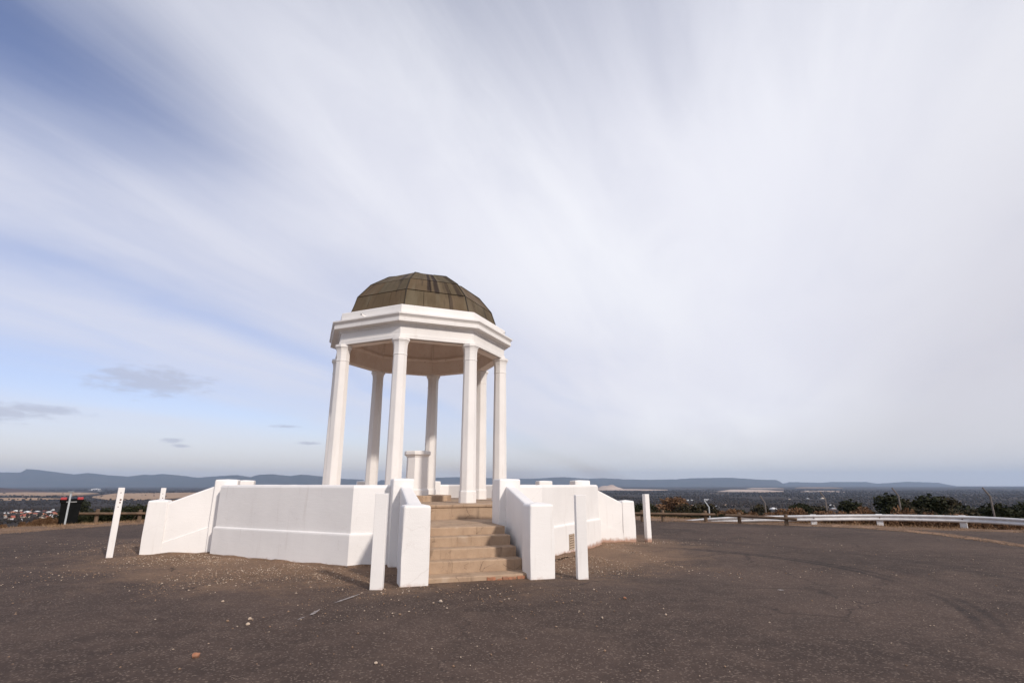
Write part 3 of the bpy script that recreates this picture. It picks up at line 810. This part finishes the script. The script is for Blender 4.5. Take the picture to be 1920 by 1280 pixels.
obj('label_strip', box(bf, .312, .316, -.14, .14, bz+bh-.125, bz+bh-.09), 'white_print', body)
for s in (-1, 1):
    c = bf(-.24, s*.24, bz+.10)
    obj('wheel', tube([bf(-.24, s*.215, bz+.10), bf(-.24, s*.265, bz+.10)], .10, 14), 'bin_black', bn)
sx, sy = bf(.52, -.06, 0).x, bf(.52, -.06, 0).y
sz = g(sx, sy)
st_ = empty('steel_stake', (sx, sy, sz), 'pale galvanised steel stake standing in front of the wheelie bin', 'stake')
tz = zat(921, sy)
obj('pole', tube([(sx, sy, sz-.2), (sx, sy, tz-.04)], .027, 8), 'galv', st_)
obj('flange', tube([(sx, sy, tz-.10), (sx, sy, tz-.045), (sx, sy, tz-.02), (sx, sy, tz)], [.03, .034, .085, .09], 10), 'galv', st_)

# cranked steel fence posts down the slope
for (px, ytop, Y, lb) in ((1329, 938, 31, 'pale'), (1434, 929, 29, 'grey'), (1547, 921, 27.5, 'grey'), (1684, 914, 25, 'grey'), (1856, 913.5, 22.5, 'grey')):
    zt = zat(ytop, Y); x = xat(px, Y, zt-.3); zb = g(x, Y)
    r_ = empty('cranked_fence_post', (x, Y, zb), {'pale': 'pale cranked steel fence post nearest the town houses, beyond the log fence', 'grey': 'grey steel fence post with cranked top beyond the guard rail'}[lb], 'fence post', 'cranked fence posts on the slope')
    obj('post', tube([(x, Y, zb-.3), (x, Y, zt-.34), (x, Y, zt-.32)], .034, 7), 'galv' if lb == 'pale' else 'steel_dark', r_)
    obj('arm', tube([(x, Y, zt-.35), (x-.02, Y, zt-.32), (x-.20, Y+.05, zt)], .030, 7), 'galv' if lb == 'pale' else 'steel_dark', r_)

# ------------------------------------------------------------------ town houses on the plain
def house(px, py, wpx, roof, wall, storeys=1, flat=False, grp='town houses below the hill', label=None):
    p = on_land(px, py, 150.)
    fwd = p.y*CT + (p.z-EYE)*ST
    w = wpx/FPX*fwd; w = max(w, 9.); d = w*random.uniform(.55, .8); h = 2.9*storeys*max(1, w/24)
    root = empty('house', (p.x, p.y, p.z-.5), label, 'house', grp)
    rz = random.uniform(-.5, .5); root.rotation_euler[2] = rz
    def lo(bm, nm, m, par):
        bmesh.ops.recalc_face_normals(bm, faces=bm.faces)
        me = bpy.data.meshes.new(nm); bm.to_mesh(me); bm.free(); me.materials.append(MATS[m])
        o = bpy.data.objects.new(nm, me); COL.objects.link(o); o.parent = par; return o
    wo = lo(box(ID, -w/2, w/2, -d/2, d/2, -2, h), 'wall', wall, root)
    e = .6; rh = (.25 if flat else .9)*d*.34
    bm = loft([[Vector((x, y, z)) for x, y in pts] for pts, z in (((((-w/2-e, -d/2-e), (w/2+e, -d/2-e), (w/2+e, d/2+e), (-w/2-e, d/2+e))), h), (((-w/2-e, -d/2-e), (w/2+e, -d/2-e), (w/2+e, d/2+e), (-w/2-e, d/2+e)), h+.25), (((-w/2+d*.42, -.15), (w/2-d*.42, -.15), (w/2-d*.42, .15), (-w/2+d*.42, .15)), h+.25+rh))])
    ro = lo(bm, 'roof', roof, root)
    if wpx >= 11:
        lo(box(ID, w*.18, w*.18+1, -.5, .5, h+rh*.5, h+rh+1.2), 'chimney', 'wall_brick', ro)
    for i in range(3 if wpx > 9 else 2):
        x = (-.33+.33*i)*w; ww = w*.07
        wn = lo(box(ID, x-ww, x+ww, -d/2-.12, -d/2+.05, h*.3, h*.75), 'window', 'house_glass', root)
        lo(box(ID, x-ww-.2, x+ww+.2, -d/2-.25, -d/2+.02, h*.24, h*.3), 'sill', 'wall_white', wn)
RW = {'r': 'roof_red', 'o': 'roof_orange', 'w': 'roof_white', 'g': 'roof_grey', 'c': 'roof_cream'}
WL = {'r': 'wall_cream', 'o': 'wall_cream', 'w': 'wall_white', 'g': 'wall_brick', 'c': 'wall_white'}
NMR = {'r': 'red', 'o': 'orange', 'w': 'white', 'g': 'grey', 'c': 'cream'}
for (x, y, w_, c) in ((11, 963, 8, 'w'), (23, 962, 11, 'o'), (30, 959, 8, 'w'), (51, 961, 10, 'w'), (56, 964, 13, 'o'), (44, 969, 16, 'r'), (23, 972, 15, 'r'), (70, 960, 7, 'w'), (79, 966, 13, 'o'), (84, 959, 7, 'r'), (92, 961, 8, 'w'), (100, 963, 11, 'r'), (106, 965, 8, 'o'), (75, 974, 13, 'c'), (95, 968, 10, 'w'), (98, 975, 15, 'w'), (60, 975, 12, 'g'), (84, 980, 9, 'w'), (38, 962, 9, 'r'), (65, 964, 9, 'r'), (5, 967, 10, 'o'), (14, 970, 9, 'c'), (88, 970, 9, 'r'), (108, 971, 10, 'g'), (40, 958, 6, 'c'), (62, 957, 6, 'o'), (100, 957, 6, 'w')):
    house(x, y, w_, RW[c], WL[c], grp='houses of the town on the bin side', label='small house with %s roof in the town beyond the wheelie bin' % NMR[c])
house(31, 976, 22, 'roof_white', 'roof_grey', 1, True, 'houses of the town on the bin side', 'long pale flat shed among the red roofs')
for (x, y, w_, c) in ((1227, 950, 9, 'c'), (1272, 951, 15, 'c'), (1282, 948, 14, 'w'), (1301, 951, 14, 'w'), (1290, 955, 9, 'c'), (1271, 956, 9, 'c'), (1318, 953, 8, 'g'), (1335, 952, 9, 'w'), (1345, 950, 6, 'w'), (1262, 948, 8, 'c'), (1450, 955, 11, 'w'), (1510, 955, 10, 'w'), (1559, 948, 8, 'w'), (1576, 951, 7, 'w'), (1563, 955, 9, 'g'), (1480, 937, 6, 'c'), (1515, 935, 5, 'w'), (1543, 935, 8, 'c'), (1214, 949, 8, 'w'), (1236, 953, 8, 'w')):
    house(x, y, w_, RW[c], WL[c], grp='houses of the town on the guard rail side', label='pale house with %s roof among trees beyond the guard rail' % NMR[c])
for (x, y, w_) in ((1293, 938.5, 12), (1324, 938, 15), (180, 917.5, 12), (172, 919, 8), (160, 925.5, 7), (148, 925, 8), (186, 920, 6)):
    house(x, y, w_, 'roof_white', 'wall_white', 1, True, 'long white sheds far out on the plain', 'long white shed far out on the wooded plain')

# ------------------------------------------------------------------ vegetation
def leaf_cloud(n, blobs, size, flat=.5):
    """leaf-shaped quads spread through a set of ellipsoids (x,y,z,rx,ry,rz)"""
    w_ = np.array([b[3]*b[4]*b[5] for b in blobs]); idx = rng.choice(len(blobs), n, p=w_/w_.sum())
    B = np.array(blobs)[idx]
    rad = rng.random(n)**.45
    c = B[:, :3] + rand_unit(n)*rad[:, None]*B[:, 3:6]
    d = rand_unit(n); d[:, 2] = d[:, 2]*flat + .15; d /= np.linalg.norm(d, axis=1)[:, None]
    e = np.cross(d, rand_unit(n)); e /= np.linalg.norm(e, axis=1)[:, None]
    s = size*rng.uniform(.55, 1.4, n)[:, None]
    V = np.stack([c-d*s, c+e*s*.42, c+d*s, c-e*s*.42], 1).reshape(-1, 3)
    return V, np.arange(4*n).reshape(-1, 4)
def make_tree(name, h, kind, n, size):
    blobs = []
    for i in range(random.randint(9, 13)):
        a = random.uniform(0, math.tau); rr = random.uniform(.05, .34)*h; z = random.uniform(.36, .92)*h
        rr *= 1.15 - abs(z/h-.55)
        r0 = random.uniform(.09, .17)*h
        blobs.append((rr*math.cos(a), rr*math.sin(a), z, r0*1.1, r0*1.1, r0*.72))
    root = bpy.data.objects.new(name, None)
    V, F = leaf_cloud(n, blobs, size)
    crown = bpy.data.objects.new('crown', nd_mesh('crown', V, F, kind)); crown.parent = root
    bm = tube([(0, 0, -.5), (0.02*h, 0, .25*h), (-.01*h, .02*h, .5*h), (0, .01*h, .8*h)], [.032*h, .024*h, .017*h, .006*h], 7)
    for b in blobs[:8]: tube([(0, 0.01*h, .28*h), (b[0]*.5, b[1]*.5, (b[2]+.28*h)/2), b[:3]], [.013*h, .009*h, .004*h], 5, bm=bm)
    bmesh.ops.recalc_face_normals(bm, faces=bm.faces)
    me = bpy.data.meshes.new('trunk'); bm.to_mesh(me); bm.free(); me.materials.append(MATS['bark'])
    tr = bpy.data.objects.new('trunk', me); tr.parent = root
    return root
def make_shrub(name, rx, rz, kind, n, size, upright=False):
    blobs = []
    for i in range(11):
        a = random.uniform(0, math.tau); rr = rx*random.uniform(.1, .75); z = rz*random.uniform(.25, 1.25)*(1.1-.5*rr/rx)
        r0 = rx*random.uniform(.25, .45)
        blobs.append((rr*math.cos(a), rr*math.sin(a), z, r0, r0, r0*(1.3 if upright else .8)))
    root = bpy.data.objects.new(name, None)
    V, F = leaf_cloud(n, blobs, size, 1.6 if upright else .6)
    fo = bpy.data.objects.new('foliage', nd_mesh('foliage', V, F, kind)); fo.parent = root
    bm = bmesh.new()
    for b in blobs: tube([(b[0]*.1, b[1]*.1, -.15), (b[0]*.6, b[1]*.6, b[2]*.55), b[:3]], [.03*rz, .02*rz, .008*rz], 5, bm=bm)
    me = bpy.data.meshes.new('stems'); bm.to_mesh(me); bm.free(); me.materials.append(MATS['bark'])
    st = bpy.data.objects.new('stems', me); st.parent = root
    return root
def place(proto, loc, rz, sc, label, cat, group):
    o = copy_tree(proto); o.location = loc; o.rotation_euler = (0, 0, rz); o.scale = (sc, sc, sc*random.uniform(.9, 1.12))
    tag(o, label, cat, group); return o
def by_post(px):
    """where a plant stands, told by the fence posts beyond the rail"""
    for lim, txt in ((140, 'past the wheelie bin'), (400, 'past the log fence by the bin'), (1329, 'before the pale cranked fence post'), (1434, 'just past the pale cranked fence post'), (1547, 'between first and second grey cranked posts'), (1684, 'between second and third grey cranked posts'), (1856, 'between the last two grey cranked posts')):
        if px < lim: return txt
    return 'past the last grey cranked post'
trees = {k: [make_tree('gum_tree', 9, 'leaf_'+k, 3600, .26) for _ in range(3)] for k in ('dark', 'olive')}
rust_tree = [make_tree('russet_tree', 7, 'leaf_rust', 3000, .2) for _ in range(2)]
bush_dark = [make_shrub('dark_shrub', 1.1, .85, 'leaf_dark', 5200, .055) for _ in range(2)]
bush_rust = [make_shrub('russet_shrub', .8, .6, 'leaf_rust', 4200, .05, True) for _ in range(3)]
# the big dark shrubs behind the left log fence
for (px, ytop, Y, sc) in ((196, 931, 22.6, 1.0), (240, 933, 23.0, .95), (172, 944, 22.3, .7), (260, 938, 23.5, .8), (330, 946, 24, .9), (150, 960, 21.6, .55)):
    x = xat(px, Y, .4); zt = zat(ytop, Y); z = g(x, Y)
    s_ = max(.5, (zt-z)/1.55)
    o = place(random.choice(bush_dark), (x, Y, z), random.uniform(0, 6), s_, 'dense dark green shrub behind the log rail fence by the bin', 'shrub', 'dark shrubs behind the log fence')
for (px, ytop, Y) in ((62, 973, 19.5), (48, 976, 19.4), (77, 977, 19.2), (8, 980, 19.0), (100, 977, 19.6), (-12, 977, 18.8), (92, 981, 18.8)):
    x = xat(px, Y, .1); z = g(x, Y); zt = zat(ytop, Y); s_ = max(.3, (zt-z)/1.15)
    place(random.choice(bush_rust), (x, Y, z), random.uniform(0, 6), s_, 'low russet shrub on the verge next to the wheelie bin', 'shrub', 'russet shrubs by the bin')
for (px, ytop, Y, kind) in ((1375, 945, 24, 'r'), (1392, 949, 23, 'r'), (1357, 951, 25, 'r'), (1418, 957, 22, 'r'), (1450, 949, 24, 'r'), (1472, 944, 25, 'r'), (1490, 945, 25, 'r'), (1512, 953, 22, 'r'), (1540, 950, 22, 'r'), (1556, 955, 21, 'r'), (1580, 958, 20.5, 'r'),
                            (1628, 950, 22, 'r'), (1645, 953, 21, 'r'), (1662, 957, 20, 'r'), (1695, 955, 20.5, 'r'), (1712, 951, 22, 'r'), (1725, 953, 21.5, 'r'), (1606, 955, 21, 'r'), (1760, 960, 20, 'r'), (1800, 962, 19, 'r'), (1850, 962, 18.5, 'r'), (1905, 968, 17.5, 'r'), (1880, 963, 19, 'r'), (1825, 959, 21, 'r'),
                            (1215, 952, 24, 'd'), (1232, 946, 27, 'd'), (1300, 961, 22, 'd'), (1345, 960, 22, 'd'), (1262, 958, 23, 'd'), (1190, 958, 23, 'd'), (1745, 957, 21, 'd'), (1782, 955, 22, 'd')):
    Y += 2.; x = xat(px, Y, .1); z = g(x, Y); zt = zat(ytop, Y)
    if kind == 'r': place(random.choice(bush_rust), (x, Y, z), random.uniform(0, 6), max(.4, (zt-z)/1.15), 'dry russet shrub behind the guard rail, ' + by_post(px), 'shrub', 'russet shrubs beyond the guard rail')
    else: place(random.choice(bush_dark), (x, Y, z), random.uniform(0, 6), max(.4, (zt-z)/1.6), 'dark green shrub beyond the guard rail, ' + by_post(px), 'shrub', 'dark shrubs beyond the guard rail fence')
# trees down the hillside, one by one
def hill_tree(px, ytop, Y, kind):
    if px > 1560: ytop += 8
    zt = zat(ytop, Y); x = xat(px, Y, zt); z = g(x, Y)
    hgt = zt-z
    if kind == 'r': place(random.choice(rust_tree), (x, Y, z), random.uniform(0, 6), hgt/6.7, 'russet autumn tree on the hillside, ' + by_post(px), 'tree', 'russet trees on the hillside')
    else:
        kk = 'dark' if kind == 'd' else 'olive'
        place(random.choice(trees[kk]), (x, Y, z), random.uniform(0, 6), hgt/8.8, {'dark': 'dark green', 'olive': 'olive brown'}[kk] + ' gum tree on the hillside, ' + by_post(px), 'tree', kk + ' gum trees on the hillside')
for a in ((1222, 943, 110, 'd'), (1246, 940, 170, 'r'), (1261, 943, 170, 'r'), (1233, 946, 90, 'o'), (1320, 957, 110, 'o'), (1342, 958, 120, 'd'), (1590, 948, 120, 'd'), (1612, 947, 110, 'd'), (1600, 954, 90, 'o'), (1678, 941, 115, 'd'), (1700, 945, 120, 'o'), (1727, 936, 95, 'd'), (1742, 943, 110, 'o'), (1765, 944, 120, 'o'), (1788, 949, 100, 'd'), (1812, 947, 110, 'd'), (1835, 951, 105, 'o'), (1870, 947, 130, 'o'), (1900, 946, 115, 'd'), (1925, 950, 105, 'd'), (1655, 952, 115, 'd'), (1885, 956, 90, 'd'), (1850, 957, 95, 'd'), (1568, 959, 100, 'o'), (1630, 953, 100, 'o'), (1710, 952, 90, 'o'), (1775, 955, 85, 'd'), (1805, 957, 80, 'o'),
          (-22, 946, 380, 'd'), (122, 955, 420, 'd'), (150, 948, 400, 'd'), (118, 975, 220, 'o'), (275, 950, 300, 'o'), (1290, 959, 160, 'o'), (1310, 958, 180, 'd'), (1400, 948, 220, 'd'), (1425, 952, 200, 'o'), (1500, 950, 190, 'd'), (1530, 948, 200, 'o')):
    hill_tree(*a)
# trees among the houses: seen singly, a few pixels each
n_t = 0
for i in range(200):
    L = i < 95
    px = random.uniform(-5, 125) if L else random.uniform(1200, 1920)
    py = random.uniform(951, 983) if L else random.uniform(938, 960)
    p = on_land(px, py, 150.)
    kk = random.choice(('dark', 'olive', 'olive'))
    place(random.choice(trees[kk]), p, random.uniform(0, 6), random.uniform(.6, 1.15), {'dark': 'small dark green gum tree among the town houses', 'olive': 'small olive gum tree among the town houses'}[kk], 'tree', kk + ' gum trees among the houses')
for o in [o for k in trees.values() for o in k] + rust_tree + bush_dark + bush_rust:
    for c in list(o.children): bpy.data.objects.remove(c)
    bpy.data.objects.remove(o)
# the far wood on the plain: one mass of crowns
def wood(n):
    th = rng.uniform(-1.0, 1.0, n); dist = 700*np.exp(rng.random(n)**.75*2.75)
    x = np.tan(th*.86)*dist; y = dist
    nz = np.array([noise.noise((a*.0011, b*.0016, 7.)) for a, b in zip(x, y)])
    keep = nz > -.12 - .0*dist
    # clear the paddocks on the left
    pyx = 640 + FPX*np.tan(np.arctan2(EYE+112, y)+PITCH)
    ppx = 960 + FPX*x/(y*CT - 115*ST)
    keep &= ~((ppx < 190) & (pyx > 919) & (pyx < 928.5) & (rng.random(n) < .985))
    keep &= ~((ppx < 120) & (pyx > 932) & (pyx < 936.5) & (rng.random(n) < .96))
    keep &= ~((ppx > 195) & (ppx < 420) & (pyx > 923) & (pyx < 936) & (rng.random(n) < .97))
    keep &= ~((ppx < 125) & (y < 2300) & (rng.random(n) < .75))
    keep &= ~((ppx > 1090) & (ppx < 1260) & (pyx < 919.5))
    keep &= ~((ppx > 1345) & (ppx < 1470) & (pyx < 922.5))
    x, y = x[keep], y[keep]; m = len(x)
    z = np.array([g(a, b) for a, b in zip(x, y)])
    s = rng.uniform(3.2, 6.5, m)*np.clip(y/2500, 1, 2.6)
    h = rng.uniform(7, 13, m)*np.clip(y/4000, 1, 1.5)
    a0 = rng.uniform(0, 6.28, m)
    ring = []
    for (f_, rr) in ((.25, .75), (.6, 1.0), (.88, .62)):
        for k in range(5):
            a = a0 + k*math.tau/5 + f_*2
            r_ = s*rr*rng.uniform(.75, 1.25, m)
            ring.append(np.stack([x+np.cos(a)*r_, y+np.sin(a)*r_, z+h*(f_+rng.uniform(-.08, .08, m))], 1))
    ring.append(np.stack([x, y, z+h], 1)); ring.append(np.stack([x, y, z-1], 1))
    V = np.stack(ring, 1).reshape(-1, 3)
    tri = []
    for r_ in (0, 5):
        for k in range(5):
            a, b, c, d = r_+k, r_+(k+1) % 5, r_+5+(k+1) % 5, r_+5+k
            tri += [(a, b, c), (a, c, d)]
    for k in range(5): tri += [(10+k, 10+(k+1) % 5, 15), (k, 16, (k+1) % 5)]
    tri = np.array(tri)
    F = (tri[None] + 17*np.arange(m)[:, None, None]).reshape(-1, 3)
    o = link('far_wood', nd_mesh('far_wood', V, F, 'leaf_far'), None)
    tag(o, 'dark scrubby woodland spread over the far plain', 'woodland', kind='stuff')
wood(34000)

# ------------------------------------------------------------------ loose ground cover
OCT = np.array([(1, 0, 0), (0, 1, 0), (-1, 0, 0), (0, -1, 0), (0, 0, 1), (0, 0, -1)], float)
OCF = np.array([(0, 1, 4), (1, 2, 4), (2, 3, 4), (3, 0, 4), (1, 0, 5), (2, 1, 5), (3, 2, 5), (0, 3, 5)])
def stones(name, P, smin, smax, m, label):
    n = len(P); P = np.array(P)
    s = smin + (smax-smin)*rng.random(n)**3
    V = OCT[None]*rng.uniform(.6, 1.3, (n, 6, 1))*s[:, None, None]*np.array([1, 1, .6])
    a = rng.uniform(0, 6.28, n); ca, sa = np.cos(a)[:, None], np.sin(a)[:, None]
    X = V[..., 0]*ca - V[..., 1]*sa; Y = V[..., 0]*sa + V[..., 1]*ca
    V = np.stack([X, Y, V[..., 2]], -1) + P[:, None, :]
    F = (OCF[None] + 6*np.arange(n)[:, None, None]).reshape(-1, 3)
    tag(link(name, nd_mesh(name, V.reshape(-1, 3), F, m), None), label, 'gravel', kind='stuff')
def inside_terrace(x, y):
    for k in range(8):
        a = BETA+k*math.pi/4; n_ = (x-CP.x)*math.cos(a)+(y-CP.y)*math.sin(a)
        if n_ > APO+.05: break
    else: return True
    for k in (0, 2, 6):
        a = BETA+k*math.pi/4; hi, ho, en = STAIR[k]
        n_ = (x-CP.x)*math.cos(a)+(y-CP.y)*math.sin(a); tt = -(x-CP.x)*math.sin(a)+(y-CP.y)*math.cos(a)
        if 0 < n_ < en+.02 and abs(tt) < ho+.02: return True
    return False
PA, PB = [], []
for i in range(62000):
    th = random.uniform(-math.pi, 0.15); r = 4.25 + random.expovariate(1/1.0)
    x, y = CP.x + r*math.cos(th), CP.y + r*math.sin(th)
    if inside_terrace(x, y) or y < 3: continue
    if noise.noise((x*.8, y*.8, 0)) + .35 < random.random()*.9 - .2: continue
    (PA if random.random() < .72 else PB).append((x, y, g(x, y)+.016))
PC_ = []
for i in range(5200):
    x, y = random.uniform(-9, 9), random.uniform(3.4, 16)
    if inside_terrace(x, y): continue
    if noise.noise((x*.5, y*.5, 5)) < -.05: continue
    PC_.append((x, y, g(x, y)+.015))
stones('fine_grit', PC_, .002, .009, 'pebble_pale', 'fine pale grit strewn thinly over the open asphalt')
stones('loose_gravel', PA, .004, .017, 'pebble', 'brown gravel scattered over asphalt at the foot of the walls')
stones('pale_gravel', PB, .004, .017, 'pebble_pale', 'pale gravel chips scattered over asphalt at the foot of the walls')
PV = []
for i in range(9000):      # verge and the gravel strip before the guard rail
    th = random.uniform(R(-5), R(185)); r = rho(th) + random.gauss(.25, .35)
    x, y = CP.x + r*math.cos(th), CP.y + r*math.sin(th); PV.append((x, y, g(x, y)+.02))
GS = [on_plane(px, py, 0.) for px, py in ((1560, 984.5), (1600, 986.5), (1680, 993), (1760, 1002), (1850, 1014), (1960, 1030), (2100, 1050))]
for i in range(12000):
    f_ = random.random()*(len(GS)-1); j = int(f_); p = GS[j].lerp(GS[j+1], f_-j)
    s_ = random.gauss(0, .26)*(1.25-.1*f_); x, y = p.x + s_*.6, p.y + s_; PV.append((x, y, g(x, y)+.02))
stones('verge_gravel', PV, .008, .030, 'pebble', 'coarse brown gravel along the edge of the asphalt')
# dust ridge under that gravel strip
bm = bmesh.new(); rings = []
for i in range(91):
    f_ = i/90*(len(GS)-1.001); j = int(f_); p = GS[j].lerp(GS[j+1], f_-j)
    wd = max(.03, .13 + .16*noise.noise((i*.45, 3, 0)))
    rings.append([Vector((p.x-.6*wd*q, p.y-wd*q, g(p.x, p.y) + ((.030*(1-abs(q)) + .022*noise.noise((i*.8, q*2, 1))) if abs(q) < 1 else -.01))) for q in (-1, -.6, -.2, .2, .6, 1)])
gs = obj('gravel_ridge', loft(rings, close=False, caps=False), 'ridge_dust'); tag(gs, kind='structure')
# soil banked against the foot of the walls
def bank(fr, n0, ta, tb, sd):
    rings = []
    m_ = max(6, int(abs(tb-ta)/.10))
    for i in range(m_+1):
        tt = ta+(tb-ta)*i/m_; q = fr(n0, tt, 0); z = g(q.x, q.y)
        a_ = noise.noise((tt*2.3, sd, 0)); b_ = noise.noise((tt*7, sd, 4))
        hh = max(.012, .034 + .03*a_ + .014*b_); wd = max(.07, .20 + .13*a_ + .05*b_)
        rings.append([fr(n0-.02, tt, z+hh), fr(n0+.02, tt, z+hh*.95), fr(n0+wd*.45, tt, z+.016+hh*.35), fr(n0+wd, tt, z+.006)])
    tag(obj('dirt_bank', loft(rings, close=False, caps=False), 'ground', None, True), kind='structure')
bank(frs[7], APO+.036, -(APO+.036)*TAN, (APO+.036)*TAN, 1.)
bank(frs[1], APO+.036, -(APO+.036)*TAN, (APO+.036)*TAN, 2.)
bank(frs[0], APO+.036, -(APO+.036)*TAN, -1.1, 3.); bank(frs[0], APO+.036, 1.15, (APO+.036)*TAN, 4.)
for k_, s_ in ((6, 1), (2, -1)):      # along the outer faces of the side flights
    N_ = BETA+k_*math.pi/4; f2 = frame(CP, N_ + s_*math.pi/2)
    bank(f2, STAIR[k_][1], *( (-(STAIR[k_][2]), -APO) if s_ > 0 else (APO, STAIR[k_][2])), 5.+k_)
# single stones lying on the asphalt
for (px, py, s_, m) in ((366, 1236, .030, 'brick_red'), (468, 1164, .020, 'vent_clay'), (417, 1130, .016, 'vent_clay'), (464, 1174, .018, 'pebble_pale'), (704, 1248, .014, 'pebble_pale'), (426, 1168, .014, 'pebble'), (1172, 1125, .02, 'brick_red'), (1249, 1157, .014, 'vent_clay'), (826, 1132, .020, 'pebble_pale')):
    p = on_plane(px, py, 0); p.z = g(p.x, p.y)+.014
    bm = bmesh.new(); bmesh.ops.create_icosphere(bm, subdivisions=2, radius=s_)
    for v_ in bm.verts: v_.co *= 1+.45*noise.noise(v_.co*50+Vector((px, 0, 0))); v_.co.z *= .7
    bm.transform(Matrix.Translation(p + Vector((0, 0, s_*.5))))
    o = obj('loose_stone', bm, m, origin=p)
    tag(o, {'brick_red': 'small reddish stone lying loose on the asphalt', 'vent_clay': 'small tan stone lying loose on the asphalt'}.get(m, 'small pale stone lying loose on the asphalt'), 'stone', 'loose stones on the asphalt')
# worn remains of a painted line
def flake(pts, nm='paint_flake'):
    P = [on_plane(x, y, 0) for x, y in pts]
    bm = bmesh.new(); vs = []
    for p in P: vs.append(bm.verts.new((p.x, p.y, g(p.x, p.y)+.021)))
    bm.faces.new(vs); bmesh.ops.triangulate(bm, faces=bm.faces)
    tag(obj(nm, bm, 'line_paint'), kind='structure')
def flake_line(a, b, w0, w1, seed):
    n = 12; U, D = [], []
    for i in range(n+1):
        f_ = i/n; x, y = a[0]+(b[0]-a[0])*f_, a[1]+(b[1]-a[1])*f_
        w_ = (w0+(w1-w0)*f_)*(.55+.9*abs(noise.noise((i*.9, seed, 0))))*min(1, 3*f_+.2, 3*(1-f_)+.2)
        U.append((x, y-w_)); D.append((x+w_, y+w_))
    flake(U + D[::-1])
flake_line((626, 1134), (674, 1117), 1.3, 1.6, 1.); flake_line((580, 1157), (600, 1146), 2.4, 1.8, 2.); flake_line((557, 1166), (572, 1160), .8, .8, 3.)
flake_line((1457, 1101), (1470, 1102), 1.0, .9, 4.); flake_line((820, 1132), (830, 1133), .8, .8, 5.); flake_line((1328, 1023), (1344, 1025), .8, .7, 6.)

# dry grass along the verges
def grass(name, P, h, m, label):
    n = len(P); P = np.array(P)
    a = rng.uniform(0, 6.28, n); lean = rng.normal(0, .45, (n, 2)); hh = h*rng.uniform(.4, 1.3, n)
    wv = np.stack([np.cos(a), np.sin(a), np.zeros(n)], 1)*(.004+.004*rng.random(n))[:, None]
    tip = P + np.stack([lean[:, 0]*hh, lean[:, 1]*hh, hh], 1)
    V = np.stack([P-wv, P+wv, tip], 1).reshape(-1, 3)
    tag(link(name, nd_mesh(name, V, np.arange(3*n).reshape(-1, 3), m), None), label, 'grass', kind='stuff')
P = []
for i in range(26000):
    th = random.uniform(R(-4), R(182)); r = rho(th) + .75 + abs(random.gauss(0, .9))
    x, y = CP.x + r*math.cos(th), CP.y + r*math.sin(th)
    if noise.noise((x*.9, y*.9, 3)) < .05 - .12*(r-rho(th)): continue
    P.append((x, y, g(x, y)))
grass('dry_grass', P, .085, 'leaf_straw', 'dry straw coloured grass along the verge of the lot')

# ------------------------------------------------------------------ haze
hz = bmesh.new(); bmesh.ops.create_cube(hz, size=1)
for v_ in hz.verts: v_.co = Vector((v_.co.x*92000, v_.co.y*92000, -140 if v_.co.z < 0 else 930))
m = bpy.data.materials.new('haze'); m.use_nodes = True; MATS['haze'] = m
tn = NT(m.node_tree); tn.n.clear()
pv = tn.new('ShaderNodeVolumePrincipled'); pv.inputs['Color'].default_value = (.58, .74, 1.0, 1); pv.inputs['Density'].default_value = 2.4e-5
pv.inputs['Anisotropy'].default_value = .1
mo = tn.new('ShaderNodeOutputMaterial'); tn.l.new(pv.outputs[0], mo.inputs['Volume'])
tag(obj('haze', hz, 'haze'), 'pale blue haze filling the air over the plain', 'haze', kind='stuff')
